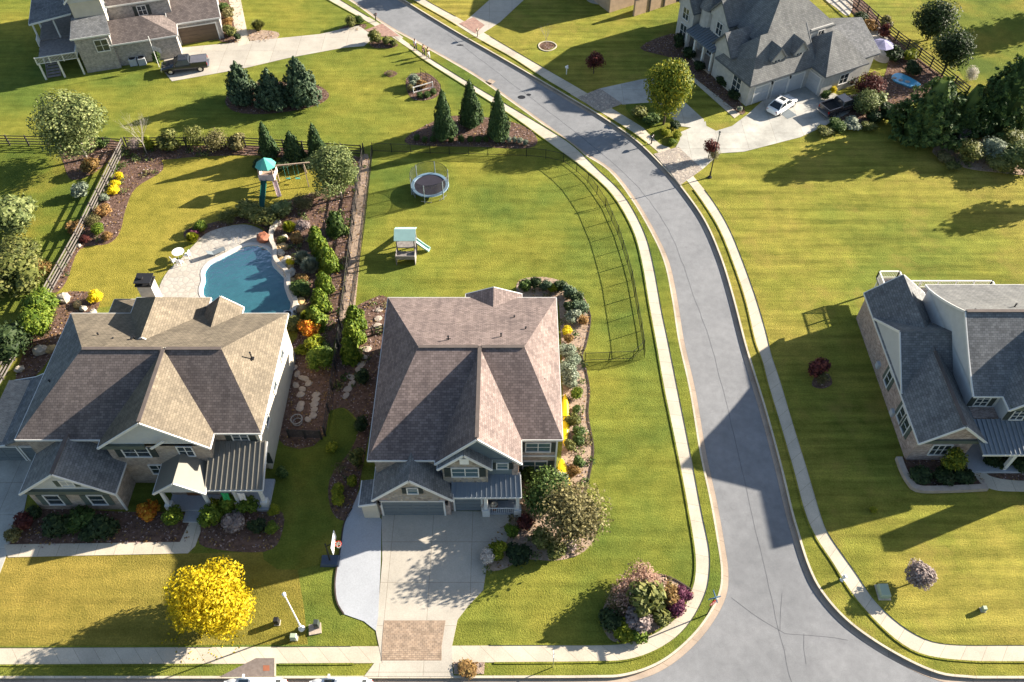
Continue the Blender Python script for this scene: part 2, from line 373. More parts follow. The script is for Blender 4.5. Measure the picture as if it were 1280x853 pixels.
# ------------------------------------------------------------------ ground, road, kerbs, walks
def sheet(name, outer, holes, z, m, depth=0.0, off=0.0):
    "flat polygon with holes; skirt of given depth"
    loops = [outer] + list(holes)
    tris = tessellate_polygon([[Vector((x, y, 0)) for x, y in lp] for lp in loops])
    vs = [(x, y, z) for lp in loops for x, y in lp]; mb = MB()
    fs = []
    for t in tris:
        a, b, c = (Vector(vs[i]) for i in t)
        fs.append(tuple(t) if (b - a).cross(c - a).z > 0 else tuple(t[::-1]))
    mb.add(vs, fs)
    if depth:
        for k, lp in enumerate(loops):
            n = len(lp); A = sum(lp[i][0]*lp[(i+1) % n][1]-lp[(i+1) % n][0]*lp[i][1] for i in range(n))
            if (A < 0) != (k > 0): lp = lp[::-1]
            mb.add([(x, y, z) for x, y in lp] + [(x, y, z-depth) for x, y in lp], [(i, i+n, (i+1) % n+n, (i+1) % n) for i in range(n)])
    return mb.build(name, m)
def ribbon(name, left, right, z, m, thick=.03, step=.8):
    n = max(3, int(sum(math.dist(a, b) for a, b in zip(left, left[1:])) / step))
    a = resample(left, n); b = resample(right, n); mb = MB(); uv = []; s = 0
    vs = [(x, y, z) for x, y in a] + [(x, y, z) for x, y in b] + [(x, y, z-thick) for x, y in a] + [(x, y, z-thick) for x, y in b]
    fs = []
    for i in range(n-1):
        d = math.dist([(p+q)/2 for p, q in zip(a[i], b[i])], [(p+q)/2 for p, q in zip(a[i+1], b[i+1])]); w = math.dist(a[i], b[i])
        v = Vector(vs[i+1]) - Vector(vs[i]); u = Vector(vs[n+i]) - Vector(vs[i])
        f = (i, n+i, n+i+1, i+1); q = [(s, 0), (s, w), (s+d, w), (s+d, 0)]
        if u.cross(v).z < 0: f = f[::-1]; q = q[::-1]
        fs += [f, (i, i+1, 2*n+i+1, 2*n+i), (n+i, n+i+1, 3*n+i+1, 3*n+i)]; uv += q + [(0, 0)] * 8; s += d
    mb.add(vs, fs); mb.uv = uv
    return mb.build(name, m)
def strip(name, line, d0, d1, z, m, thick=.03, step=.8): return ribbon(name, offset(line, d0), offset(line, d1), z, m, thick, step)

KL = cat(WP([(300,-60),(380,-28),(437,0),(480,30),(520,52),(590,92),(640,127),(700,170),(730,192),(762,213),(790,248),(815,290),(832,328),(842,375),(850,426),(864,488),(877,566),(890,626),(899,677),(904,715),(900,745),(880,780),(852,810),(820,832),(780,845),(740,847),(640,847.5),(300,848),(0,848),(-400,848),(-900,848)]), 6)
KR = cat(WP([(400,-60),(455,-30),(504,0),(565,37),(640,80),(715,124),(752,146),(795,176),(832,212),(852,235),(880,275),(900,320),(915,368),(930,426),(941,463),(957,515),(975,581),(988,635),(995,660),(1010,707),(1027,740),(1060,777),(1110,812),(1167,840),(1210,847),(1280,848),(1700,848),(2300,848)]), 6)
POOL = cat(WP([(299,311),(310.6,307),(322.6,307),(334.6,312),(340,320),(340.6,330),(348,339),(355,347),(356,359),(360,371),(364,380),(361,391),(350,399),(322,400),(298,388),(283,380),(266,378),(255.6,371),(253,362),(256,351),(255.6,340),(262.5,330),(276,323),(290,315.5)]), 4, True)
W = 900
struct(sheet('ground', [(-2500, -800), (2500, -800), (2500, 2500), (-2500, 2500)], [], -1.9, SOIL))
struct(sheet('land', KL + [(-W, KL[-1][1]), (-W, W), (KL[0][0] - 60, W)], [POOL], 0, G_MAIN, 2.0))
struct(sheet('lawn', KR + [(W, KR[-1][1]), (W, W), (KR[0][0] - 10, W)], [], 0, G_EAST, 2.0))
ky = KL[-1][1] - 8.6
struct(sheet('roadside_land', [(-W, ky), (W, ky), (W, -300), (-W, -300)], [], 0, G_MAIN, 2.0))
struct(sheet('road', [(-W, ky - 3), (W, ky - 3), (W, W), (-W, W)], [], -.20, ASPH))
# kerbs and gutters (real 15 cm step)
for line, sg in ((KL, 1), (KR, -1)):
    struct(strip('kerb', line, -.02*sg, .16*sg, .006, GUTTER, .17, .5) if False else strip('kerb', line, .02*sg, -.16*sg, .008, WALK, .22, .5))
    struct(strip('gutter', line, .45*sg, .02*sg, -.192, GUTTER, .02, .5))
# sidewalks from both traced edges
WL_l = cat(WP([(300,-62),(360,-30),(410,0),(467,32),(510,60),(530,75),(585,110),(640,145),(695,185),(732,212),(765,243),(790,285),(802,325),(812,383),(820,426),(830,483),(843,546),(853,596),(861,640),(869,690),(869,722),(862,745),(850,768),(830,785),(812,795),(780,805),(740,807),(640,807),(300,809),(0,810),(-500,811)]), 5)
WL_r = cat(WP([(315,-66),(375,-33),(425,0),(475,30),(500,47),(540,75),(597,110),(640,135),(707,176),(747,212),(780,245),(805,290),(817,333),(827,388),(835,426),(849,496),(863,566),(877,640),(887,690),(886,725),(880,747),(865,775),(845,797),(815,815),(782,825),(740,827),(640,828),(300,830),(0,831),(-500,832)]), 5)
def cutat(line, a, b):
    pa, pb = P(*a), P(*b)
    i = min(range(len(line)), key=lambda k: math.dist(line[k], pa)); j = min(range(len(line)), key=lambda k: math.dist(line[k], pb))
    return line[i:j+1]
n_ = 260; A_ = resample(WL_l, n_); B_ = []
for p in A_:   # match right edge point-wise so that joints stay square
    q = min(range(len(WL_r)), key=lambda k: math.dist(WL_r[k], p)); B_.append(WL_r[q])
WLd = resample(WL_l, 900); WLdr = resample(WL_r, 900)
struct(ribbon('sidewalk', WL_l, WL_r, .02, WALK, .05, .5))
WR_l = cat(WP([(420,-58),(470,-28),(516,0),(560,25),(597,48),(640,72),(680,98),(720,122),(755,143),(800,172),(830,197),(856,223),(880,255),(900,288),(917,330),(932,375),(944,426),(953,451),(960,479),(975,529),(993,591),(1006,640),(1020,672),(1040,702),(1067,745),(1100,782),(1130,807),(1160,820),(1210,826),(1280,827),(1700,827)]), 5)
WR_r = cat(WP([(436,-62),(485,-32),(532,0),(575,24),(606,42),(640,62),(688,90),(729,114),(765,136),(810,164),(842,190),(867,221),(890,250),(910,283),(927,323),(945,373),(958,417),(964,443),(975,476),(993,536),(1010,591),(1026,645),(1035,667),(1052,692),(1072,720),(1092,750),(1120,777),(1147,795),(1172,804),(1210,807),(1280,807),(1700,807)]), 5)
struct(ribbon('sidewalk', WR_l, WR_r, .02, WALK, .05, .5))
# raised turf edges beside the walks
def inv(x, y):
    d = y*_c + CAM_H*_s; return (640 + FPX*x/d, 426.5 - FPX*(y*_s - CAM_H*_c)/d)
SKIP = [(455,22,512,60),(448,800,608,860),(270,800,346,860),(572,15,612,50),(715,100,782,145),(812,176,882,236)]
for line, d, m in ((WL_l, -1, G_MAIN), (WL_r, 1, G_MAIN), (WR_l, -1, G_EAST), (WR_r, 1, G_EAST)):
    runs = [[]]
    for p in every(line, .6):
        q = inv(*p)
        if any(a <= q[0] <= c and b <= q[1] <= e for a, b, c, e in SKIP) or not (-80 < q[0] < 1360 and -80 < q[1] < 900):
            if runs[-1]: runs.append([])
        else: runs[-1].append(p)
    for r_ in runs:
        if len(r_) > 2: struct(ribbon('lawn_edge', r_, offset(r_, .13 * d), .07, m, .1, .6))
def area(name, px, m, z, smooth=True, holes=(), depth=.03, n=4, kind='structure'):
    w = WP(px); w = cat(w, n, True) if smooth else w
    return struct(sheet(name, w, holes, z, m, depth), kind)
# lawns of the lots
area('lawn', [(-120,688),(60,694),(240,692),(330,690),(372,712),(380,760),(385,806),(-120,808)], G_TAN, .005, False, depth=.0)
area('lawn', [(-120,833),(330,832),(330,845),(-120,846)], G_MAIN, .005, False, depth=.0)
area('lawn', [(70,372),(110,290),(150,215),(180,196),(250,190),(330,190),(395,205),(412,245),(330,282),(240,305),(205,345),(170,372),(120,385)], G_BACK, .005, depth=0)
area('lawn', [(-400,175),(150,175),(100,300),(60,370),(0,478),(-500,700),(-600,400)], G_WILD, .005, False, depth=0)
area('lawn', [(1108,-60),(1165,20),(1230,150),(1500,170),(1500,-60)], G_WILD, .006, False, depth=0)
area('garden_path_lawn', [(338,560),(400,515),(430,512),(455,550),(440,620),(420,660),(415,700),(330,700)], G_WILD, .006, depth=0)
# beds
Bd = [
 ([(650,350),(690,348),(725,366),(738,395),(733,430),(728,445),(733,465),(737,490),(735,520),(742,560),(738,590),(733,612),(736,632),(747,660),(735,685),(715,697),(690,701),(655,700),(628,712),(608,712),(606,690),(622,664),(640,640),(650,600),(700,590),(700,400),(690,375),(650,372)], GRAVEL),
 ([(752,768),(768,735),(800,718),(835,722),(864,738),(868,752),(848,772),(826,786),(800,799),(770,803),(756,790)], GRAVEL),
 ([(283,122),(318,104),(385,104),(411,117),(400,130),(365,139),(320,143),(290,138)], MULCH),
 ([(508,172),(530,158),(560,146),(600,146),(640,153),(663,163),(672,178),(655,186),(600,184),(540,183),(510,180)], MULCH),
 ([(508,112),(510,96),(530,91),(546,100),(551,114),(540,124),(518,125)], MULCH),
 ([(480,92),(488,88),(497,92),(488,97)], MULCH), ([(673,57),(683,53),(694,57),(683,63)], MULCH),
 ([(425,36),(440,31),(458,31),(452,38),(430,41)], MULCH), ([(462,54),(474,50),(497,55),(490,60),(468,60)], MULCH),
 ([(148,196),(190,192),(204,212),(170,235),(157,262),(150,290),(135,305),(100,312),(84,350),(72,365),(64,358),(100,300),(150,205)], MULCH),
 ([(160,185),(310,182),(400,190),(452,198),(448,215),(400,205),(330,195),(250,196),(190,200)], MULCH),
 ([(30,440),(55,395),(72,368),(110,365),(125,372),(118,392),(95,400),(75,430),(45,470),(20,480)], MULCH),
 ([(230,290),(260,280),(330,262),(380,245),(442,232),(436,300),(420,420),(404,450),(374,430),(372,390),(364,365),(352,338),(346,315),(335,295),(325,283),(300,280),(262,290),(240,305)], MULCH),
 ([(446,210),(462,200),(452,300),(440,420),(432,450),(420,440),(434,330)], GRAVEL),
 ([(435,395),(455,378),(484,372),(484,420),(470,500),(458,560),(446,620),(434,650),(415,640),(412,600),(440,560),(448,530),(430,510),(406,512),(408,470),(420,440)], MULCH),
 ([(345,545),(365,430),(408,420),(405,545)], MULCH),
 ([(12,655),(60,636),(150,640),(235,642),(236,660),(224,680),(110,682),(12,684)], MULCH), ([(252,640),(345,636),(352,668),(330,690),(256,684),(250,665)], MULCH),
 ([(1128,572),(1160,572),(1218,575),(1230,600),(1232,606),(1150,612),(1136,602)], MULCH),
 ([(1222,556),(1330,556),(1330,600),(1250,600),(1228,582)], MULCH),
 ([(272,0),(300,0),(302,50),(282,53),(272,45)], MULCH), ([(310,38),(345,40),(346,48),(320,54),(312,50)], GRAVEL),
 ([(1055,5),(1078,0),(1110,40),(1150,75),(1195,110),(1180,122),(1150,125),(1120,140),(1090,150),(1060,158),(1030,150),(1050,135),(1068,125),(1085,108),(1105,96),(1110,60),(1090,40)], MULCH),
 ([(1165,190),(1190,172),(1215,176),(1300,165),(1300,215),(1240,215),(1200,208)], GRAVEL),
 ([(800,60),(850,42),(880,75),(930,135),(915,140),(880,110),(858,98),(845,75)], MULCH),
 ([(783,128),(835,100),(850,170),(842,183),(825,180),(800,155)], G_WILD),
 ([(1015,482),(1020,470),(1035,468),(1040,480),(1028,486)], MULCH), ([(75,180),(110,172),(140,175),(150,185),(120,215),(90,225),(80,205)], MULCH),
 ([(566,828),(606,828),(605,843),(568,843)], GRAVEL)]
for i, (px, m) in enumerate(Bd):
    sm = i != len(Bd) - 1
    area('planting_bed', px, m, .012 + .0007 * i, sm, depth=.04)
# driveways
DR = [
 ('driveway', [(477,638),(634,640),(640,660),(632,680),(606,684),(608,712),(604,738),(585,758),(572,775),(565,808),(566,829),(478,829),(470,790),(472,770),(478,700)], DRIVE, .034, False),
 ('driveway_pad', [(450,612),(458,612),(470,640),(477,650),(476,700),(473,770),(470,789),(455,777),(430,768),(421,752),(419,725),(425,690),(430,655),(440,636)], DRIVE2, .040, False),
 ('brick_apron', [(480,776),(557,776),(552,808),(552,826),(477,826),(478,800)], PAVER, .046, False),
 ('driveway_apron', [(478,829),(565,829),(567,846),(455,846),(468,829)], DRIVE, .030, False),
 ('driveway', [(-160,530),(32,520),(46,560),(30,640),(16,655),(10,690),(-2,722),(-200,722)], DRIVE3, .034, False),
 ('garden_walk', [(5,681),(225,678),(236,655),(237,638),(250,638),(251,665),(244,683),(235,692),(10,697)], WALK, .036, False),
 ('driveway', [(205,62),(290,54),(330,50),(400,43),(448,32),(462,42),(470,45),(455,58),(430,60),(360,73),(300,87),(215,102),(205,90)], DRIVE, .034, False),
 ('garden_walk', [(284,-10),(299,-10),(312,55),(298,58)], WALK, .038, False),
 ('brick_apron', [(456,38),(478,30),(500,46),(476,46)], PAVER2, .046, False),
 ('driveway_apron', [(474,30),(480,30),(504,47),(499,51)], DRIVE, .044, False),
 ('driveway', [(700,-40),(655,0),(625,28),(600,44),(588,40),(578,30),(592,18),(612,0),(640,-40)], DRIVE, .034, False),
 ('brick_apron', [(592,22),(606,32),(594,42),(574,30)], PAVER2, .046, False),
 ('driveway', [(735,-6),(770,-6),(770,4),(750,6),(735,2)], DRIVE, .034, True),
 ('stone_driveway_apron', [(722,122),(750,111),(778,130),(752,140),(745,138)], FLAG, .044, False),
 ('driveway', [(750,111),(800,100),(830,96),(858,130),(880,150),(880,162),(850,158),(820,128),(778,131)], DRIVE3, .034, False),
 ('driveway', [(850,166),(882,152),(883,158),(895,164),(915,158),(935,143),(960,120),(1000,108),(1032,112),(1070,130),(1060,142),(1030,158),(1000,172),(930,190),(900,192),(878,212),(855,194),(845,184),(850,175)], DRIVE3, .036, False),
 ('stone_driveway_apron', [(817,193),(848,184),(878,212),(864,222),(850,232),(838,216)], FLAG, .046, False),
 ('garden_walk', [(862,98),(868,98),(925,143),(918,148)], WALK, .038, False),
 ('garden_walk', [(1222,566),(1228,585),(1242,597),(1290,602),(1400,603),(1400,616),(1280,615),(1240,612),(1222,600),(1212,580),(1212,566)], WALK, .036, True),
 ('asphalt_patch', [(275,846),(320,823),(343,823),(343,846)], simple('old_asphalt_patch', (.17,.14,.125), .9, .2, 4), .03, False),
 ('clay_patch', [(329,832),(337,832),(337,839),(329,839)], REDCLAY, .036, False),
 ('concrete_joint', [(343,823),(345,823),(345,846),(343,846)], WALK, .034, False)]
for n, px, m, z, sm in DR: area(n, px, m, z, sm, depth=.05)
for k, (n, px, m) in enumerate([('driveway', [(210,62.5),(1,1)], DRIVE)]): pass
# drainage grate, manhole covers and patches on the road
for k, (x, y, a, b) in enumerate([(575,55,.5,.18),(652,120,.5,.4),(661,117,.3,.25)]):
    c = P(x, y); mb = MB(); mb.prism([(c[0]+a*math.cos(t), c[1]+b*math.sin(t)) for t in np.linspace(0, 2*math.pi, 14)[:-1]], -.198, -.19)
    tag(mb.build('manhole_cover', BLACKM, at=(*c, -.198)), ['dark oblong utility cover in the road beside the paired driveway aprons', 'round dark cover in the road above the conifer bed', 'small dark cover in the road just right of the round one'][k], 'manhole cover')
c = P(614, 102); tag(MB().box(c[0], c[1], .0, .9, .7, .03, R(-35)).build('storm_drain', GUTTER, at=(*c, 0)), 'square concrete drain lid set in the verge above the middle dark conifer', 'drain cover')
# pool
struct(sheet('pool_deck', cat(WP([(203,372),(206,345),(228,322),(243,306),(262,290),(300,281),(326,287),(339,304),(346,322),(356,340),(364,362),(371,384),(366,402),(330,412),(260,405)]), 4, True), [offset(POOL + POOL[:1], .0)[:-1]], .03, PATIO, .06))
pool = thing('swimming_pool', 'blue free form swimming pool with pale coping behind the tan roofed house', 'pool', (*P(308, 350), 0))
cen = P(308, 350)
def scale_loop(lp, k): 
    m = (sum(p[0] for p in lp)/len(lp), sum(p[1] for p in lp)/len(lp)); return [(m[0]+(p[0]-m[0])*k, m[1]+(p[1]-m[1])*k) for p in lp]
mb = MB(); n = len(POOL); pl = POOL
lo = scale_loop(pl, .93)
mb.add([(x, y, .03) for x, y in pl] + [(x, y, -1.1) for x, y in lo], [(i, i+n, (i+1) % n+n, (i+1) % n)[::1] for i in range(n)])
tr = tessellate_polygon([[Vector((x, y, 0)) for x, y in lo]]); mb.add([(x, y, -1.1) for x, y in lo], [tuple(t) for t in tr])
mb.build('basin', PLASTER, pool)
mb = MB(); lz = cat(WP([(254,352),(272,358),(284,370),(292,383),(283,384),(266,380),(256,374),(252,363)]), 4, True); mb.prism(lz, -1.05, -.35); mb.build('sun_shelf', SHELF, pool)
mb = MB(); tr = tessellate_polygon([[Vector((x, y, 0)) for x, y in pl]])
mb.add([(x, y, -.06) for x, y in pl], [tuple(t) for t in tr])
m, nn, l, b = newmat('pool_water'); nn.remove(b)
tb = nn.new('ShaderNodeBsdfTransparent'); tb.inputs[0].default_value = (.42, .80, .88, 1)
gl = nn.new('ShaderNodeBsdfGlossy'); gl.inputs['Roughness'].default_value = .03
fr = nn.new('ShaderNodeFresnel'); fr.inputs[0].default_value = 1.33
bp = nn.new('ShaderNodeBump'); bp.inputs['Strength'].default_value = .5; bp.inputs['Distance'].default_value = .04; l.new(noise(nn, l, coords(nn), 1.8, 3), bp.inputs['Height'])
l.new(bp.outputs[0], gl.inputs['Normal']); l.new(bp.outputs[0], fr.inputs['Normal'])
mx = nn.new('ShaderNodeMixShader'); l.new(fr.outputs[0], mx.inputs[0]); l.new(tb.outputs[0], mx.inputs[1]); l.new(gl.outputs[0], mx.inputs[2])
l.new(mx.outputs[0], nn['Material Output'].inputs[0]); mb.build('water', m, pool)
# rippled light is only suggested by mottling in the plaster colour
loop = POOL + POOL[:1]; area2 = sum(POOL[i][0]*POOL[(i+1) % n][1]-POOL[(i+1) % n][0]*POOL[i][1] for i in range(n)); sg = 1 if area2 > 0 else -1
def closed_strip(lp, d0, d1, z0, z1):
    n = len(lp); def_ = []
    for d in (d0, d1):
        o = []
        for i in range(n):
            a, b_ = lp[i-1], lp[(i+1) % n]; dx, dy = b_[0]-a[0], b_[1]-a[1]; q = math.hypot(dx, dy) or 1
            o.append((lp[i][0]+dy/q*d, lp[i][1]-dx/q*d))
        def_.append(o)
    I, O = def_; mb = MB(); vs = [(x, y, z) for lp_, z in ((I, z0), (I, z1), (O, z1), (O, z0)) for x, y in lp_]
    mb.add(vs, [(k*n+i, k*n+(i+1) % n, (k+1)*n+(i+1) % n, (k+1)*n+i) for k in range(3) for i in range(n)]); return mb
closed_strip(POOL, -.04*sg, .36*sg, -.1, .07).build('coping', TRIM if False else simple('coping_pale', (.62,.58,.52), .7, .08), pool)
wl_ = cat(WP([(349,278),(340,285),(337,297),(338,306),(342,313),(342.5,327),(351,337),(358,345),(359,358),(363,369),(368,380),(365,392)]), 4)
wall = ribbon('stone_wall', offset(wl_, .0), offset(wl_, .42), .5, simple('wall_cap_stone', (.5,.45,.38), .85, .25, 2.5), .5, .5)
tag(wall, 'low curved pale stone wall holding the planted slope along the right of the pool', 'garden wall')
# kerb of the R front bed
rw = cat(WP([(1122,574),(1128,590),(1136,604),(1148,613),(1190,613),(1232,611)]), 5)
tag(ribbon('stone_wall', offset(rw, -.25), offset(rw, .25), .4, STEP, .42, .4), 'low L shaped pale stone edging wall round the dark front bed of the right house', 'garden wall')
# dark edging along main bed
for px in ([(725,366),(738,395),(733,430),(728,445),(733,465),(737,490),(735,520),(742,560),(738,590),(733,612)], [(790,722),(800,717),(835,721),(864,737)], [(430,768),(421,752),(419,725),(425,690),(430,655),(440,636)]):
    ln = cat(WP(px), 5); struct(ribbon('bed_edging', offset(ln, -.05), offset(ln, .05), .09, EDGE, .1, .4))
ln = cat(WP([(674,58),(677,62),(684,64),(691,62),(695,58),(691,54),(683,52.6),(676,54.5)]), 5, True); struct(closed_strip(ln, 0, .14, 0, .08).build('bed_edging', WALK))

SEAM = simple('road_seam_dark', (.12, .122, .128), .9, .2, 3)
for px in ([(560,42),(640,103),(740,180),(800,235),(838,290),(858,340),(872,380),(888,426),(905,490),(925,570),(945,660),(965,745),(990,853),(1000,900)], [(915,745),(975,788),(1015,792),(1060,800)], [(975,788),(978,740)], [(1005,792),(1008,830)]):
    ln = every(cat(WP(px), 8), 1.2); jr = random.Random(len(px)); ln = [(x+jr.uniform(-.07, .07), y+jr.uniform(-.07, .07)) for x, y in ln]
    struct(ribbon('road_seam', offset(ln, -.018), offset(ln, .018), -.193, SEAM, .01, .8))
# ------------------------------------------------------------------ house kit
class House:
    def __init__(s, root, wall, roof, trim=TRIM): s.root = root; s.mw = wall; s.mr = roof; s.W = {}; s.Rf = {}; s.T = MB(); s.mt = trim; s.caps = []
    def wall(s, m=None): m = m or s.mw; return s.W.setdefault(m.name, (m, MB()))[1]
    def roof(s, m=None): m = m or s.mr; return s.Rf.setdefault(m.name, (m, MB()))[1]
    def fascia(s, a, b, h=.2, w=.09): s.T.beam(a, b, w, h)
    def edge(s, pts):
        for a, b in zip(pts, pts[1:]): s.fascia((a[0], a[1], a[2]-.1), (b[0], b[1], b[2]-.1))
    def box(s, x0, x1, y0, y1, z0, z1, m=None): s.wall(m).b2(x0, x1, y0, y1, z0, z1)
    def gable(s, x0, x1, y0, y1, ze, zr, axis='y', m=None, wm=None, ends=(1, 1), ov=.35, base=None, wallm=None, t=.16, hip=(0, 0), vert=None):
        "gabled (or hipped, by run) roof over the eave rectangle; ridge along axis; ends: which gable walls are shown"
        r = s.roof(m)
        if axis == 'y':
            xm = (x0+x1)/2; a = (x0, y0, ze); b = (x1, y0, ze); c = (x1, y1, ze); d = (x0, y1, ze)
            p = (xm, y0+hip[0], zr); q = (xm, y1-hip[1], zr)
            r.slab([a, p, q, d], t); r.slab([b, c, q, p], t)
            if hip[0]: r.slab([a, b, p], t); s.edge([a, b])
            if hip[1]: r.slab([c, d, q], t); s.edge([c, d])
            s.edge([a, d]); s.edge([b, c])
            for k, (yy, pk) in enumerate(((y0, p), (y1, q))):
                if hip[k]: continue
                s.edge([(x0, yy, ze), pk, (x1, yy, ze)])
                if ends[k]:
                    yi = yy + (ov if k == 0 else -ov); f = ov*.9 ; sl = (zr-ze)/((x1-x0)/2)
                    s.wall(wm).add([(x0+f, yi, ze-.3), (x1-f, yi, ze-.3), (x1-f, yi, ze+f*sl-t), (xm, yi, zr-t), (x0+f, yi, ze+f*sl-t)] +
                                   [(x0+f, yi+(.2 if k == 0 else -.2), ze-.3), (x1-f, yi+(.2 if k == 0 else -.2), ze-.3)], [(0, 1, 2, 3, 4) if k == 0 else (4, 3, 2, 1, 0)])
        else:
            ym = (y0+y1)/2; a = (x0, y0, ze); b = (x0, y1, ze); c = (x1, y1, ze); d = (x1, y0, ze)
            p = (x0+hip[0], ym, zr); q = (x1-hip[1], ym, zr)
            r.slab([a, d, q, p], t); r.slab([b, p, q, c], t)
            if hip[0]: r.slab([a, p, b], t); s.edge([a, b])
            if hip[1]: r.slab([c, q, d], t); s.edge([c, d])
            s.edge([a, d]); s.edge([b, c])
            for k, (xx, pk) in enumerate(((x0, p), (x1, q))):
                if hip[k]: continue
                s.edge([(xx, y0, ze), pk, (xx, y1, ze)])
                if ends[k]:
                    xi = xx + (ov if k == 0 else -ov); f = ov*.9; sl = (zr-ze)/((y1-y0)/2)
                    s.wall(wm).add([(xi, y0+f, ze-.3), (xi, y1-f, ze-.3), (xi, y1-f, ze+f*sl-t), (xi, ym, zr-t), (xi, y0+f, ze+f*sl-t)], [(4, 3, 2, 1, 0) if k == 0 else (0, 1, 2, 3, 4)])
    def ridge(s, a, b, m=None):
        s.caps.append((a, b))
    def done(s):
        for k, (m, mb) in s.W.items(): mb.build('wall', m, s.root)
        ro = None
        for k, (m, mb) in s.Rf.items():
            o = mb.build('roof', m, s.root); ro = ro or o
        for a, b in s.caps: MB().beam((a[0], a[1], a[2]+.02), (b[0], b[1], b[2]+.02), .3, .06).build('ridge_cap', RIDGE, ro)
        s.T.build('fascia', s.mt, s.root); return ro
RIDGE = simple('ridge_cap_dark', (.11, .09, .08), .9, .15)
def window(root, x, y, z, w, h, ang, shut=None, cols=2, rows=2, proud=.06, gm=None, frame=None, arch=False):
    "window on a wall whose outward normal points at ang (0 = +x); z is the sill"
    ca, sa = math.cos(ang), math.sin(ang); tx, ty = -sa, ca
    def at(u, d, zz): return (x + tx*u + ca*d, y + ty*u + sa*d, zz)
    def bar(mb, u0, u1, z0, z1, d0, d1):
        c = at((u0+u1)/2, (d0+d1)/2, z0); mb.box(c[0], c[1], z0, d1-d0, u1-u0, z1-z0, ang)
    p = MB(); bar(p, -w/2, w/2, z, z+h, -.05, proud*.5); o = p.build('window', gm or GLASS, root)
    f = MB(); e = .09
    bar(f, -w/2-e, w/2+e, z+h, z+h+e, 0, proud+.03); bar(f, -w/2-e, w/2+e, z-e, z, 0, proud+.06)
    bar(f, -w/2-e, -w/2, z, z+h, 0, proud+.03); bar(f, w/2, w/2+e, z, z+h, 0, proud+.03)
    for i in range(1, cols): u = -w/2 + w*i/cols; bar(f, u-.035, u+.035, z, z+h, 0, proud)
    for j in range(1, rows): q = z + h*j/rows; bar(f, -w/2, w/2, q-.025, q+.025, 0, proud-.01)
    f.build('frame', frame or TRIM, o)
    if shut:
        for sg in (-1, 1):
            m = MB(); sw = min(.5, w*.45); u = sg*(w/2+e+sw/2+.02); bar(m, u-sw/2, u+sw/2, z-.05, z+h+.05, 0, .07)
            for k in range(6): q = z + h*(k+.5)/6; bar(m, u-sw*.38, u+sw*.38, q-.04, q+.02, .07, .09)
            m.build('shutter', shut, root)
    return o
def garage_door(root, x, y, w, h, ang, m, panels=4, z=.05, frame=TRIM, cols=4):
    ca, sa = math.cos(ang), math.sin(ang); tx, ty = -sa, ca
    def bar(mb, u0, u1, z0, z1, d0, d1):
        u, d = (u0+u1)/2, (d0+d1)/2; mb.box(x+tx*u+ca*d, y+ty*u+sa*d, z0, d1-d0, u1-u0, z1-z0, ang)
    mb = MB(); bar(mb, -w/2, w/2, z, z+h, -.05, .03)
    for r in range(panels):
        for c in range(cols):
            u0 = -w/2 + w*c/cols + .08; bar(mb, u0, u0+w/cols-.16, z+h*r/panels+.06, z+h*(r+1)/panels-.06, .03, .055)
    o = mb.build('garage_door', m, root)
    f = MB(); bar(f, -w/2-.14, -w/2, z, z+h+.14, 0, .1); bar(f, w/2, w/2+.14, z, z+h+.14, 0, .1); bar(f, -w/2, w/2, z+h, z+h+.14, 0, .1)
    f.build('frame', frame, o); return o
def vents(root, pts, ro, m=None):
    for x, y, z, h in pts:
        mb = MB(); mb.tube((x, y, z-.1), (x, y, z+h), .06, n=8); mb.box(x, y, z-.05, .34, .34, .08); mb.tube((x, y, z+h), (x, y, z+h+.05), .09, n=8)
        mb.build('vent_pipe', BLACKM, ro)
def seam_roof(H, m, pts, n, t=.12):
    "standing seam roof plane: pts = lower-left, lower-right, upper-right, upper-left"
    mb = MB(); mb.slab(pts, t); a, b, c, d = (Vector(p) for p in pts)
    for i in range(n+1):
        f = i/n; lo = a.lerp(b, f); hi = d.lerp(c, f); mb.beam(lo+Vector((0, 0, .05)), hi+Vector((0, 0, .05)), .06, .12)
    return mb.build('porch_roof', m, H.root)

# ------------------------------------------------------------------ centre house
root = thing('brick_house', 'central two storey house with mauve shingle roof and a wide grey garage door', 'house', (-3.5, 43, 0))
H = House(root, BRICK_G, SH_PINK)
zr = 9.5; RL = (-7.55, 43, zr); RR = (1.0, 43, zr); BL = (-11.2, 51.6, 6); BR_ = (4.0, 51.6, 6); FR = (4.0, 36.4, 6); FL = (-11.2, 34.5, 6)
rf = H.roof(); rf.slab([BL, FL, RL], .18); rf.slab([BL, BR_, RR, RL], .18); rf.slab([BR_, FR, RR], .18)
rf.slab([FL, (-2.6, 34.5, 6), (-2.6, 43, zr), RL], .18); rf.slab([(-2.6, 36.4, 6), FR, RR, (-2.6, 43, zr)], .18)
H.edge([FL, BL, BR_, FR, (.7, 36.4, 6)]); H.edge([FL, (-5.7, 34.5, 6)])
for a, b in ((RL, (-2.7, 43, zr)), (( -2.5, 43, zr), RR)): H.ridge(a, b)
H.box(-10.8, 3.6, 36.7, 51.2, 0, 5.85, BRICK_T); H.box(-10.8, .55, 34.9, 36.9, 0, 5.85, BRICK_G)
# centre gable
H.gable(-5.95, .75, 34.15, 43, 6.0, zr-.02, 'y', wm=SIDE_BLUE, ends=(1, 0), ov=.45)
H.ridge((-2.6, 34.3, zr), (-2.6, 43, zr))
H.box(-5.6, .42, 34.55, 35.2, 3.5, 6.1, SIDE_BLUE); H.box(.0, .47, 34.5, 35.2, 3.6, 5.9, BRICK_R)
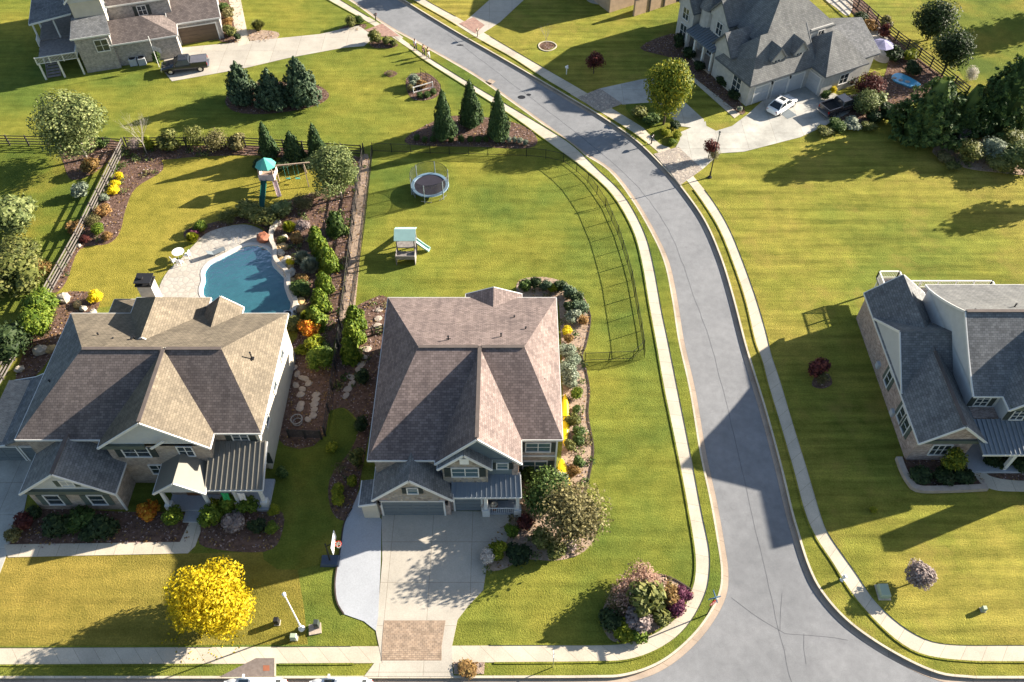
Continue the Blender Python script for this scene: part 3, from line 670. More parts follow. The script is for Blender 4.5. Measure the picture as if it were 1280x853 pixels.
# dormer gable
H.gable(-5.75, -1.55, 33.7, 36.5, 5.95, 8.0, 'y', SH_SLATE, STONEW, (1, 0), .3)
H.box(-5.4, -1.9, 33.98, 34.7, 3.3, 5.9, STONEW)
window(root, -3.65, 33.98, 4.55, 2.0, 1.15, R(-90), SHUT_D, 2, 2, gm=GLASSB)
MB().b2(-4.0, -3.3, 33.9, 34.05, 6.35, 7.1).build('gable_vent', WHITEP, root)
window(root, -.75, 34.55, 4.75, .8, .75, R(-90), SHUT_D, 1, 2, gm=GLASSB)
# garage wing
H.gable(-11.0, -4.65, 32.55, 35.6, 3.2, 6.25, 'y', SH_SLATE, STONEW, (1, 0), .4)
rf2 = H.roof(SH_SLATE); rf2.slab([(-7.82, 35.4, 6.25), (-7.82, 36.6, 6.4), (-9.4, 35.4, 6.05)], .05)
H.box(-10.7, -4.95, 33.0, 35.3, 0, 3.15, BRICK_R); H.box(-9.9, -5.8, 32.93, 33.1, 2.42, 3.2, STONEW)
garage_door(root, -7.95, 33.0, 4.9, 2.25, R(-90), GARAGE_D, 4)
window(root, -7.75, 32.93, 3.75, .75, .7, R(-90), SHUT_D, 1, 2, gm=GLASSB)
for x in (-10.55, -5.2):
    mb = MB(); mb.box(x, 32.9, 1.9, .16, .16, .4); mb.box(x, 32.88, 2.3, .22, .2, .06); mb.build('wall_lantern', BLACKM, root)
# left lean-to
H.box(-12.0, -10.75, 32.7, 34.6, 0, 2.35, SIDE_CREAM); rf2.slab([(-12.15, 32.5, 2.4), (-10.7, 32.5, 2.75), (-10.7, 34.8, 2.75), (-12.15, 34.8, 2.4)], .14); H.edge([(-12.15, 34.8, 2.45), (-12.15, 32.5, 2.45), (-10.7, 32.5, 2.8)])
# single garage, porch
H.box(-4.95, -2.2, 33.4, 35, 0, 3.2, BRICK_R); H.box(-2.2, .5, 34.2, 35, 0, 3.6, BRICK_R)
garage_door(root, -3.55, 33.4, 2.1, 2.2, R(-90), GARAGE_D, 4, cols=2)
seam_roof(H, METALROOF, [(-4.75, 32.9, 3.1), (.72, 32.9, 3.1), (.62, 34.7, 3.85), (-4.75, 34.7, 3.85)], 14)
H.edge([(-4.75, 32.88, 3.1), (.74, 32.88, 3.1), (.66, 34.6, 3.75)])
for x in (-2.1, .45): MB().box(x, 33.1, .3, .28, .28, 2.75).box(x, 33.1, 0, .6, .6, 1.0).build('porch_column', TRIM, root)
mb = MB(); mb.b2(-2.1, .6, 33.0, 34.3, 0, .3); mb.build('porch_floor', DRIVE2, root)
mb = MB(); mb.b2(-1.2, -.3, 34.14, 34.22, .3, 2.4); mb.build('front_door', SHUT_D, root)
mb = MB(); mb.b2(-1.9, .3, 33.05, 33.1, .95, 1.02); [mb.box(-1.9+.16*i, 33.07, .3, .03, .03, .66) for i in range(14)]; mb.build('porch_railing', WHITEP, root)
# right front windows
window(root, 2.1, 36.7, 3.85, 1.9, 1.2, R(-90), SHUT_D, 2, 2, gm=GLASSB); window(root, 1.9, 36.7, .95, 1.9, 1.35, R(-90), SHUT_D, 2, 2, gm=GLASSB)
H.T.b2(.6, 3.65, 36.62, 36.72, 3.05, 3.2); H.T.b2(3.52, 3.66, 36.6, 36.74, .1, 5.9)
for y in (38.5, 41.5, 44.5, 48): window(root, 3.6, y, 3.9, .95, 1.3, 0, None, 1, 2)
for y in (39, 43, 47.5): window(root, -10.8, y, 3.9, .95, 1.3, R(180), None, 1, 2)
for x in (-8.5, -4, 0, 2.6): window(root, x, 51.2, 3.9, 1.2, 1.3, R(90), None, 2, 2)
# rear gable
H.gable(-4.2, .9, 46, 52.2, 5.85, 6.75, 'y', None, SIDE_BLUE, (0, 1), .35); H.box(-3.9, .6, 51, 51.8, 0, 5.8, SIDE_BLUE)
ro = H.done()
vents(root, [(-5.2, 44.1, 9.0, .45), (-.9, 44.6, 8.75, .45), (1.15, 45.9, 8.1, .4), (.2, 47.9, 7.3, .35), (2.6, 41.2, 7.4, .15), (-9.6, 41.5, 7.2, .2)], ro)
MB().b2(3.5, 3.68, 51.0, 51.3, .1, 5.9).build('downspout', TRIM, root)

# ------------------------------------------------------------------ left house
root = thing('brick_house', 'large tan roofed brick house with a pool behind it on the left', 'house', (-29.5, 43, 0))
H = House(root, BRICK_T, SH_TAN); z = 9.5
BL, BR_, FR, FL = (-39.2, 49.7, 6), (-19.9, 49.7, 6), (-19.9, 37.0, 6), (-39.2, 36.4, 6); RL, RR = (-34.6, 42.8, z), (-23.4, 42.8, z)
rf = H.roof(); rb = H.roof(SH_BROWN)
rf.slab([BL, BR_, RR, RL], .18); rf.slab([BR_, FR, RR], .18); H.roof(SH_SLATE).slab([BL, FL, RL], .18)  # left hip in slate: the shade on that side is put into the colour
rb.slab([FL, (-28, 36.4, 6), (-28, 42.8, z), RL], .18); rb.slab([(-28, 37.0, 6), FR, RR, (-28, 42.8, z)], .18)  # front slopes in brown: their dimmer light is put into the colour
H.edge([(-32, 36.4, 6), FL, BL, BR_, FR, (-23.8, 37.0, 6)]); H.ridge(RL, (-28.2, 42.8, z)); H.ridge((-27.9, 42.8, z), RR)
H.box(-38.8, -20.4, 37.4, 49.3, 0, 5.85); H.box(-38.8, -32, 36.8, 37.6, 0, 5.85); H.box(-20.6, -20.35, 37.35, 49.35, 3.0, 5.86, SIDE_CREAM); H.box(-20.6, -20.34, 37.34, 49.36, 0, 2.98, SIDE_CREAM)
H.gable(-32.45, -23.65, 35.6, 42.9, 6.0, z-.02, 'y', SH_TAN, SIDE_GREY, (1, 0), .4); H.ridge((-28.05, 35.7, z), (-28.05, 42.7, z))
H.box(-32.1, -24.0, 36.0, 37.6, 0, 6.0)
# pent strip of the gable
mb = MB(); mb.b2(-32.3, -28.9, 35.75, 36.0, 5.55, 6.0); mb.build('pent_band', SHUT_G, root)
H.fascia((-28.2, 35.5, 6.05), (-26.9, 35.5, 7.1))
for x, zz, w, sh, c in ((-29.9, 4.2, 2.0, SHUT_D, 2), (-25.9, 4.35, 1.1, None, 2), (-28.6, 1.6, 1.9, None, 3)): window(root, x, 36.0, zz, w, 1.25, R(-90), sh, c, 2)
window(root, -21.9, 37.4, 4.0, 1.2, 1.35, R(-90), SHUT_D, 2, 3)
# garage wing
H.gable(-38.9, -31.3, 33.1, 37.2, 3.2, 6.2, 'y', SH_SLATE, SIDE_GREY, (1, 0), .35); H.ridge((-35.1, 33.2, 6.2), (-35.1, 36.9, 6.2))
H.box(-38.6, -31.6, 33.5, 37, 0, 3.15); mb = MB(); mb.b2(-38.5, -31.7, 33.2, 33.48, 2.95, 3.4); mb.build('pent_band', SHUT_G, root)
window(root, -34.8, 33.5, 3.85, .9, .8, R(-90), SHUT_G, 2, 2)
for x in (-36.9, -33.4): window(root, x, 33.5, .95, 1.15, 1.4, R(-90), SHUT_G, 1, 2)
garage_door(root, -38.6, 35.3, 2.6, 2.2, R(180), GARAGE_D)
H.T.b2(-31.66, -31.52, 33.4, 33.54, 0, 3.1)
# far left lower wing
H.box(-44.2, -38.7, 38.2, 44.6, 0, 2.9); H.roof(SH_SLATE).slab([(-41.9, 37.8, 3.0), (-38.9, 37.8, 4.6), (-38.9, 44.9, 4.6), (-41.9, 44.9, 3.0)], .16)
H.roof(SH_SLATE).slab([(-44.4, 37.8, 2.4), (-41.9, 37.8, 3.0), (-41.9, 44.9, 3.0), (-44.4, 44.9, 2.4)], .14); H.edge([(-38.9, 44.9, 4.6), (-41.9, 44.9, 3.0), (-44.4, 44.9, 2.4), (-44.4, 37.8, 2.4), (-41.9, 37.8, 3.0)])
garage_door(root, -42.8, 38.2, 2.5, 2.1, R(-90), GARAGE_D, cols=2); garage_door(root, -40.0, 38.2, 2.3, 2.1, R(-90), GARAGE_D, cols=2)
# rear covered porch wing and rear hip
H.gable(-37.4, -30.0, 48.5, 53.6, 3.6, 5.4, 'y', SH_TAN, None, (0, 0), hip=(0, 2.8)); H.box(-36.9, -30.5, 49, 53, 0, 3.5)
H.gable(-33.9, -27.2, 44.5, 51.6, 6.0, 8.9, 'y', SH_TAN, None, (0, 0), hip=(0, 2.6)); H.box(-33.5, -27.6, 49, 51.2, 0, 5.9)
H.gable(-27.4, -24.0, 46.0, 50.4, 6.05, 7.5, 'y', SH_TAN, SIDE_CREAM, (0, 1), .2)
for x in (-22.5, -30.5): window(root, x, 49.3 if x > -25 else 51.2, 3.9, 1.3, 1.4, R(90), None)
for y in (39.5, 43, 46.5): window(root, -20.34, y, 3.7, .9, 1.2, 0, None, 1, 2)
# chimney
cx, cy = P(181, 352, 4.6)
mb = MB(); mb.box(cx, cy, 0, 1.35, 1.15, 4.5); mb.build('chimney', STUCCO, root)
c2 = MB(); c2.box(cx, cy, 4.5, 1.55, 1.35, .14); [c2.box(cx + a*.62, cy + b*.52, 4.6, .12, .12, .4) for a in (-1, 1) for b in (-1, 1)]; c2.box(cx, cy, 4.98, 1.55, 1.35, .06); c2.tube((cx-.25, cy, 4.6), (cx-.25, cy, 5.2), .22, n=12); c2.build('chimney_cap', BLACKM, root.children[-1])
# entry gable and metal porch roof
a = P(262, 601, 3.0); b = P(334, 601, 3.0)
seam_roof(H, METALTAN, [(-24.4, 33.6, 3.0), (-19.85, 33.6, 3.0), (-19.95, 37.3, 4.4), (-24.4, 37.3, 4.4)], 11)
H.edge([(-24.4, 33.58, 3.0), (-19.83, 33.58, 3.0), (-19.83, 37.3, 4.4)])
H.gable(-28.4, -24.3, 33.2, 36.4, 3.1, 4.7, 'y', METALTAN, SIDE_GREY, (1, 0), .3)
H.box(-28.1, -24.2, 34.7, 36.3, 0, 3.0)
for x, y in ((-27.9, 33.5), (-24.6, 33.5), (-20.2, 33.8), (-22.3, 33.8)): MB().box(x, y, 0, .55, .55, 1.0).box(x, y, 1.0, .26, .26, 1.95, taper=.85).build('porch_column', TRIM, root)
mb = MB(); mb.b2(-28.1, -19.9, 33.3, 36.2, 0, .3); mb.b2(-26.7, -25.0, 32.3, 33.3, 0, .15); mb.build('porch_floor', DRIVE2, root)
mb = MB(); mb.b2(-26.8, -25.6, 34.62, 34.72, .3, 2.5); mb.build('front_door', simple('door_wood', (.22,.10,.04), .5, .2), root)
for x in (-23.4, -21.3): window(root, x, 36.05 if x < -24 else 37.4, .95, 1.2, 1.5, R(-90), SHUT_D)
ro = H.done()
for x, y, q in ((136, 427, 8.3), (142, 425, 8.4), (165, 425, 8.6), (123, 419, 8.2), (313, 443, 8.2), (168, 423, 8.6), (60, 474, 7.4)):
    c = P(x, y, q)
    if x == 60: c = P(60, 474, 7.6); q = 7.2
    vents(root, [(c[0], c[1], q - .55, .75)], ro)
# flags / banners on its porch
for k, (x, col, lab) in enumerate(((-22.9, (.03, .35, .12), 'small green banner hanging under the tan metal porch roof'), (-21.6, (.75, .7, .68), 'white banner hanging beside the green one under the tan metal porch roof'))):
    mb = MB(); mb.beam((x-.3, 33.45, 2.75), (x+.3, 33.45, 2.75), .04); vs = [(x-.28+.56*i/4, 33.42+.05*math.sin(i*2+j), 2.72-1.0*j/4) for j in range(5) for i in range(5)]
    b0 = len(mb.v); mb.add(vs + [(a, b+.015, c) for a, b, c in vs], [(j*5+i, j*5+i+1, (j+1)*5+i+1, (j+1)*5+i) for j in range(4) for i in range(4)] + [(25+(j+1)*5+i, 25+(j+1)*5+i+1, 25+j*5+i+1, 25+j*5+i) for j in range(4) for i in range(4)])
    tag(mb.build('porch_banner', simple('banner_%d' % k, col, .7, .1), at=(x, 33.4, 2.7)), lab, 'banner')

# ------------------------------------------------------------------ right house
root = thing('brick_house', 'house with grey shingle roofs and a pale brick side wall cut by the right edge', 'house', (38, 46, 0))
H = House(root, BRICK_R, SH_SLATE); z = 9.5
x0 = 38.0; rf = H.roof(SH_GREY)
# main two storey block with flared gable end
n = 7; prof_b = [(53.2 - (53.2-46.85)*i/n, 6.0 + 3.5*(i/n)**1.25) for i in range(n+1)]; prof_f = [(46.85 - (46.85-40.6)*i/n, 6.0 + 3.5*(1-i/n)**1.12) for i in range(n+1)]
for pr, mm in ((prof_b, SH_GREY), (prof_f, SH_SLATE)):
    for (ya, za), (yb, zb) in zip(pr, pr[1:]): H.roof(mm).slab([(x0-.15, ya, za), (56, ya, za), (56, yb, zb), (x0-.15, yb, zb)], .16)
H.edge([(x0-.12, y, q) for y, q in prof_b]); H.edge([(x0-.12, y, q) for y, q in prof_f]); H.edge([(x0-.1, 53.2, 6), (56, 53.2, 6)]); H.edge([(x0-.1, 40.6, 6), (56, 40.6, 6)])
H.ridge((x0, 46.85, z), (56, 46.85, z)); H.box(x0+.1, 55.6, 41.0, 52.8, 0, 5.85, SIDE_GREY)
pts = [(x0+.1, y, q-.17) for y, q in prof_b + prof_f[1:]]; pts = [(x0+.1, 52.8, 5.8)] + pts[1:-1] + [(x0+.1, 41.0, 5.8)]
H.wall(SIDE_GREY).add(pts, [tuple(range(len(pts)))])
# front gables on main
H.gable(40.3, 47.3, 39.2, 46.9, 6.0, 9.1, 'y', SH_SLATE, SIDE_GREY, (1, 0), .4)
H.box(40.6, 47.0, 39.6, 41.2, 3.4, 5.9, SIDE_GREY); window(root, 43.8, 39.6, 7.0, .6, .6, R(-90), None, 2, 2)
mb = MB(); mb.b2(40.4, 47.2, 39.3, 39.58, 5.75, 6.2); mb.build('pent_band', SHUT_G, root)
for x in (39.2, 41.7, 43.9, 46.1): window(root, x, 39.6 if x > 40 else 41.0, 4.2, 1.0, 1.35, R(-90), SHUT_D, 2, 3)
seam_roof(H, METALROOF, [(38.6, 36.9, 3.0), (50, 36.9, 3.0), (50, 39.7, 4.05), (38.2, 39.7, 4.05)], 30)
H.edge([(38.6, 36.88, 3.0), (50, 36.88, 3.0)])
for x in (41.6, 44.8, 48): MB().box(x, 37.2, 0, .3, .3, 2.9).build('porch_column', TRIM, root)
MB().b2(38.6, 50, 36.9, 41, 0, .3).build('porch_floor', DRIVE2, root); H.box(38.4, 50, 39.9, 41, 0, 3.9)
# low left wing
H.gable(33.58, 39.3, 37.8, 54.8, 3.2, 5.7, 'y', SH_SLATE, BRICK_R, (1, 1), .35)
H.ridge((36.4, 38, 5.7), (36.4, 45.6, 5.7)); H.box(33.7, 38.4, 38.2, 54.4, 0, 3.15); H.box(45.6, 47.0, 36.1, 37.5, 0, 6.5, BRICK_R)  # last box: unseen brick stack beyond the frame, added for its lawn shadow
mb = MB(); mb.b2(33.7, 39.1, 37.95, 38.18, 2.95, 3.35); mb.build('pent_band', SHUT_G, root)
H.gable(33.6, 39, 42.9, 51.5, 3.3, 6.45, 'x', SH_SLATE, SIDE_GREY, (1, 0), .1)
for y in (40.4, 41.6, 45.5): window(root, 33.7, y, 1.2, .8, 1.5, R(180), SHUT_G, 1, 2)
for y, q in ((47.6, .9), (42.6, .5)):
    mb = MB(); mb.box(33.58, y, q, .3, .5, .6); mb.build('utility_meter', GARAGE_W, root)
window(root, 36.0, 38.2, 1.0, 1.5, 1.4, R(-90), None, 3, 2)
ro = H.done()
c = P(1218, 389, 9.2); vents(root, [(c[0], c[1], 8.9, .5)], ro); c = P(1270, 381, 9); vents(root, [(c[0], c[1], 8.6, .5)], ro)
# deck behind with white rail
dk = thing('raised_deck', 'raised wooden deck with a white railing behind the right house', 'deck', (41, 56, 0))
MB().b2(38.0, 46.6, 53.0, 56.6, 1.85, 2.0).b2(36.0, 38.0, 54.6, 57.9, 1.85, 2.0).build('deck_floor', DECKW, dk)
def railing(root, pts, z0, m, h=.95, gap=.16, name='railing'):
    mb = MB()
    for a, b in zip(pts, pts[1:]):
        mb.beam((*a, z0+h), (*b, z0+h), .12, .07); mb.beam((*a, z0+.12), (*b, z0+.12), .06, .05)
        for p in every([a, b], gap)[1:-1]: mb.box(p[0], p[1], z0+.1, .035, .035, h-.1)
        for p in every([a, b], 1.9): mb.box(p[0], p[1], z0, .11, .11, h+.06)
    return mb.build(name, m, root)
railing(dk, [(38.5, 54.8), (36.0, 54.6), (36.0, 57.9), (38.0, 57.9), (38.0, 56.6), (46.6, 56.6), (46.6, 53.4)], 2.0, WHITEP)
for x, y in ((36.2, 57.7), (36.2, 54.8), (40, 56.4), (43, 56.4), (46.4, 56.4)): MB().box(x, y, 0, .15, .15, 1.85).build('post', WHITEP, dk)

# ------------------------------------------------------------------ top left house (turned 17 degrees)
root = thing('brick_house', 'brick house with a raised side porch behind a dark pickup at the top left', 'house', (-55.2, 96.8, 0), R(17))
H = House(root, BRICK_B, SH_BROWN)
H.box(0, 4.2, 0, 9, 0, 4.9); H.roof(SH_SLATE).slab([(-.3, -.3, 5), (4.5, -.3, 5), (4.3, 2.8, 6.2), (.2, 2.8, 6.2)], .15); H.edge([(-.3, 2.8, 5), (-.3, -.3, 5), (4.5, -.3, 5)])
H.roof(SH_SLATE).slab([(-.3, -.3, 5), (.2, 2.8, 6.2), (.2, 9, 6.2), (-.3, 9, 5)], .15)
H.box(.6, 4.3, 2.6, 12, 4.9, 8.4, SIDE_CREAM); H.gable(.2, 4.8, 2.1, 13, 8.4, 10.6, 'y', SH_TAN, SIDE_GREY, (1, 0), .4)
window(root, 4.3, 4.2, 6.0, .8, 1.5, 0, None, 1, 2, gm=GLASSB); window(root, 3.0, 0, 2.7, 1.5, 1.5, R(-90), None, 2, 2)
H.box(4.2, 12.0, .4, 5, 0, 3.3); H.gable(3.9, 12.3, 0, 5.2, 3.3, 5.2, 'x', SH_TAN if False else SH_BROWN, None, (0, 0), hip=(0, 3.9))
H.box(4.2, 12, 4.6, 16, 0, 6.2); H.gable(3.9, 12.4, 4.3, 18, 6.2, 9.4, 'y', SH_BROWN, BRICK_B, (0, 0), hip=(3.5, 0)); window(root, 8.5, 4.6, 4.3, 1.0, 1.2, R(-90), SHUT_D)
H.box(11.5, 17.7, 3.4, 14, 0, 3.3); H.gable(11.2, 18, 2.9, 15, 3.3, 6.2, 'x', SH_BROWN, BRICK_B, (0, 1), .3)
garage_door(root, 14.6, 3.4, 4.9, 2.3, R(-90), GARAGE_B)
H.box(-5.2, 0, 5.5, 12, 2.2, 2.4, DECKW); H.roof(SH_SLATE).slab([(-5.5, 5.2, 4.9), (.2, 5.2, 5.6), (.2, 12.5, 5.6), (-5.5, 12.5, 4.9)], .15); H.edge([(.2, 5.2, 5.6), (-5.5, 5.2, 4.9), (-5.5, 12.5, 4.9)])
for x, y in ((-5.2, 5.6), (-2.6, 5.6), (-5.2, 9), (-5.2, 11.8)): MB().box(x, y, 0, .2, .2, 4.8).build('post', TRIM, root)
H.box(-5.2, -.05, 1.4, 5.5, 2.15, 2.3, DECKW)
railing(root, [(-5.2, 5.5), (-5.2, 4.2)], 2.3, TRIM); railing(root, [(-5.2, -.3), (-.4, -.3), (-.2, 4.8)], 2.3, TRIM)
for x, y in ((-5.1, .0), (-.4, -.1), (-2.8, -.1), (-5.1, 3)): MB().box(x, y, 0, .2, .2, 2.3).build('post', TRIM, root)
mb = MB(); [mb.box(-4.1, 4.6-.42*i, 2.0-.19*i, 1.5, .44, .08) for i in range(11)]; mb.beam((-4.9, 4.8, 2.1), (-4.9, .2, .1), .08, .25); mb.beam((-3.3, 4.8, 2.1), (-3.3, .2, .1), .08, .25); mb.build('stairs', DECKW, root)
H.done()
# ------------------------------------------------------------------ top right house (turned 27 degrees)
root = thing('painted_brick_house', 'large pale painted brick house with many grey gables at the top right', 'house', (29.1, 89.5, 0), R(27))
H = House(root, STUCCO, SH_GREY, TRIM)
dk_ = simple('dark_gutter', (.10, .11, .12), .5, .1); H.mt = dk_
H.box(3.4, 14, 3.6, 19.6, 0, 6.0); H.gable(3.0, 14.4, 2.6, 20, 6.0, 11.0, 'y', SH_GREY, None, (0, 0), hip=(4.4, 4.6))
H.box(0, 9.6, 0, 6.5, 0, 3.2); H.gable(-.4, 9.8, -.4, 6.8, 3.2, 7.2, 'x', SH_GREY, STUCCO, (0, 0), hip=(3.2, 0))
H.box(.2, 4.5, 4.4, 7.6, 0, 4.4); H.gable(-.3, 7, 4.0, 8.0, 4.5, 6.9, 'x', SH_SLATE, STUCCO, (1, 0), .3)
window(root, .2, 6.0, 4.45, .6, .9, R(180), None, 1, 2); window(root, .2, 6.0, .8, 1.1, 2.2, R(180), None, 2, 3); window(root, 0, 2.4, .5, 1.5, 2.4, R(180), None, 2, 3, arch=True)
H.box(2.2, 4.5, 8.2, 11.8, 0, 6.2); H.gable(1.7, 8, 7.8, 12.2, 6.2, 8.7, 'x', SH_GREY, STUCCO, (1, 0), .3)
window(root, 2.2, 10.0, 3.9, 1.1, 1.6, R(180), None, 2, 2); H.box(3.0, 5, 11.4, 14.4, 0, 6.0); window(root, 3.0, 12.5, 3.9, .8, 1.4, R(180), None, 2, 2)
H.box(1.2, 4.5, 14.2, 17.4, 0, 5.2); H.gable(.8, 8, 13.8, 17.8, 5.2, 7.6, 'x', SH_GREY, STUCCO, (1, 0), .3)
window(root, 1.2, 15.8, 3.4, 1.2, 1.5, R(180), None, 2, 2); window(root, 1.2, 15.8, .7, 1.3, 1.9, R(180), None, 2, 2)
mb = MB(); mb.tube((3.0, 13.2, 0), (3.0, 13.2, 6.0), 1.2, n=16); mb.build('turret', STUCCO, root); t_ = root.children[-1]
mb = MB(); mb.tube((3.0, 13.2, 5.95), (3.0, 13.2, 9.8), 1.5, .04, 16); mb.build('turret_roof', SH_SLATE, t_)
seam_roof(H, METALROOF, [(.0, 13.9, 3.0), (.0, 7.9, 3.0), (3.0, 7.9, 3.9), (3.0, 13.9, 3.9)], 13)
for y in (8.2, 10.0, 11.9, 13.7): MB().box(.3, y, 0, .3, .3, 2.9).build('porch_column', TRIM, root)
MB().b2(.0, 3, 7.8, 14, 0, .3).build('porch_floor', STEP, root)
for y in (9.0, 11.0, 12.9): window(root, 2.2 if y < 12 else 3.0, y, .6, 1.0, 1.9, R(180), None, 2, 3)
for x in (2.0, 4.9, 7.4): garage_door(root, x, 0, 2.2, 2.3, R(-90), GARAGE_W, cols=2)
for x in (3.4, 6.2):
    mb = MB(); mb.box(x, -.1, 2.2, .16, .2, .35); mb.build('wall_lantern', BLACKM, root)
# dormers over the garages
for x in (4.2, 7.6):
    H.box(x-.9, x+.9, .9, 3, 3.6, 5.1); H.gable(x-1.2, x+1.2, .6, 3.6, 5.1, 6.5, 'y', SH_GREY, STUCCO, (1, 0), .2); window(root, x, .9, 4.0, .9, 1.0, R(-90), None, 2, 2)
H.box(9.4, 15.6, -2.6, 4.6, 0, 3.2); H.gable(9.1, 16, -3.0, 5, 3.2, 6.4, 'x', SH_GREY, STUCCO, (0, 0), hip=(3.3, 2.8))
H.roof(); garage_door(root, 9.4, -.9, 2.3, 2.3, R(180), GARAGE_W, cols=2); window(root, 12.8, -2.6, 1, 1.3, 1.3, R(-90), None)
H.box(10.5, 14, 2.6, 4.0, 3.2, 6.2, STUCCO); window(root, 12.2, 2.6, 4.6, .9, 1.1, R(-90), None)
H.box(13, 18.6, -1.4, 7.2, 0, 3.1); H.gable(12.7, 19, -1.8, 7.6, 3.1, 5.6, 'x', SH_SLATE, STUCCO, (0, 1), .3)
ro = H.done(); vents(root, [(10.3, 10.2, 9.6, .4), (10.6, 7.2, 9.2, .4), (12.6, 11, 7.6, .5)], ro)
# ------------------------------------------------------------------ house just beyond the top edge
root = thing('stucco_house', 'house beyond the top edge shading the lawn left of the painted brick house', 'house', (21.5, 116.5, 0), R(31))
H = House(root, simple('tan_wall', (.40, .29, .20), .85, .15), SH_BROWN)
H.box(-9, 6, 0, 12, 0, 5.0); H.gable(-9.4, 6.4, -.4, 12.4, 5.0, 8.0, 'x', SH_BROWN, None, (0, 0), hip=(4, 3)); H.done()
root = thing('garden_wall', 'sunlit tan panelled wall with dark posts at the top edge of the lawn', 'wall', (17.2, 110.9, 0), R(31))
mb = MB(); mb.b2(0, 8.2, 0, .35, 0, 2.3); mb.build('panel', MAT['tan_wall'], root); MB().b2(-.05, 8.25, -.04, .39, 2.3, 2.4).build('coping', RIDGE, root)
for x in (2.6, 5.2, 8.0): MB().b2(x-.1, x+.1, -.08, 0, 0, 2.3).build('post', BLACKW, root)
# ------------------------------------------------------------------ plants
def quads(name, P_, N_, size, rng, m, extra=None, aspect=1.5):
    "many small leaf faces: centres P_, facing N_"
    n = len(P_); N_ = N_ / np.maximum(1e-6, np.linalg.norm(N_, axis=1, keepdims=True))
    T = rng.normal(size=(n, 3)); T -= (T*N_).sum(1, keepdims=True)*N_; T /= np.linalg.norm(T, axis=1, keepdims=True); B = np.cross(N_, T)
    s = (size * rng.uniform(.6, 1.35, n))[:, None]; T = T*s*aspect*.5; B = B*s*.5
    V = np.stack([P_-T, P_-B*.9+T*.1, P_+T, P_+B*.9+T*.1], 1).reshape(-1, 3); ex = [] if extra is None else extra.v
    F = [(4*i, 4*i+1, 4*i+2, 4*i+3) for i in range(n)]; k = len(V)
    vs = [tuple(v) for v in V] + ex; fs = F + ([] if extra is None else [tuple(i+k for i in f) for f in extra.f])
    me = bpy.data.meshes.new(name); me.from_pydata(vs, [], fs); me.materials.append(m); me.update(); return me
def cloud(name, m, n=900, size=.07, lobes=9, seed=1, inner=.45, flat=1.0, open_=0.0, low=.0, core=True):
    "round crown in the unit box x,y -.5...5, z 0..1 with lumpy outline"
    rng = np.random.default_rng(seed); C_ = []; Rr = []
    for i in range(lobes):
        a = rng.uniform(0, 2*math.pi); z = rng.uniform(low, 1) ; h = math.sqrt(max(0, 1-(2*z-1)**2)); r = .30*math.sqrt(rng.uniform(.1, 1))*max(.35, h)
        C_.append((r*math.cos(a), r*math.sin(a), .24+.52*z)); Rr.append(rng.uniform(.17, .29))
    C_ = np.array(C_); Rr = np.array(Rr); w = Rr**2/np.sum(Rr**2); idx = rng.choice(lobes, n, p=w)
    d = rng.normal(size=(n, 3)); d /= np.linalg.norm(d, axis=1, keepdims=True)
    rad = Rr[idx][:, None]*rng.uniform(inner, 1.08, (n, 1))**.6
    P_ = C_[idx] + d*rad*[1, 1, flat]; P_[:, 2] = np.clip(P_[:, 2], .01, None)
    N_ = d + rng.normal(size=(n, 3))*.55 + [0, 0, .25]
    ex = None
    if core and not open_:
        ex = MB(); rr = random.Random(seed)
        for c, r in zip(C_, Rr): ex.ball(tuple(c), r*.66, r*.66, r*.66*flat, 7, 5, .12, rr)
    return quads(name, P_, N_, size, rng, m, ex)
def cone(name, m, n=1600, size=.06, seed=1, p=.8, tiers=0, base=.0, core=True, width=1.0, lumps=.12):
    rng = np.random.default_rng(seed); z = 1-np.sqrt(rng.uniform(0, 1, n)); z = base + (1-base)*z; a = rng.uniform(0, 2*math.pi, n)
    ph = rng.uniform(0, 6, 4); lump = 1 + lumps*(np.sin(3*a+ph[0]+7*z) + np.sin(5*a+ph[1]-11*z)*.8 + .6*np.sin(17*z+ph[2]+2*a))
    r = .46*width*(1-z)**p*lump*np.minimum(1, (z-base)*7+.55)
    if tiers: r *= 1 + .20*np.sin(z*tiers*2*math.pi)
    r *= rng.uniform(.72, 1.06, n)
    P_ = np.stack([r*np.cos(a), r*np.sin(a), z], 1); N_ = np.stack([np.cos(a), np.sin(a), np.full(n, .5)], 1) + rng.normal(size=(n, 3))*.45
    ex = None
    if core:
        ex = MB(); k = 10; ring = []
        zs = [base+.02, base+.12, base+.35, base+.6, base+.85, .99]
        for zz in zs: ring += [(.36*width*(1-zz)**p*math.cos(6.283*i/k), .36*width*(1-zz)**p*math.sin(6.283*i/k), zz) for i in range(k)]
        ex.add(ring, [(j*k+i, j*k+(i+1) % k, (j+1)*k+(i+1) % k, (j+1)*k+i) for j in range(len(zs)-1) for i in range(k)] + [tuple(range(k-1, -1, -1))])
    return quads(name, P_, N_, size, rng, m, ex)
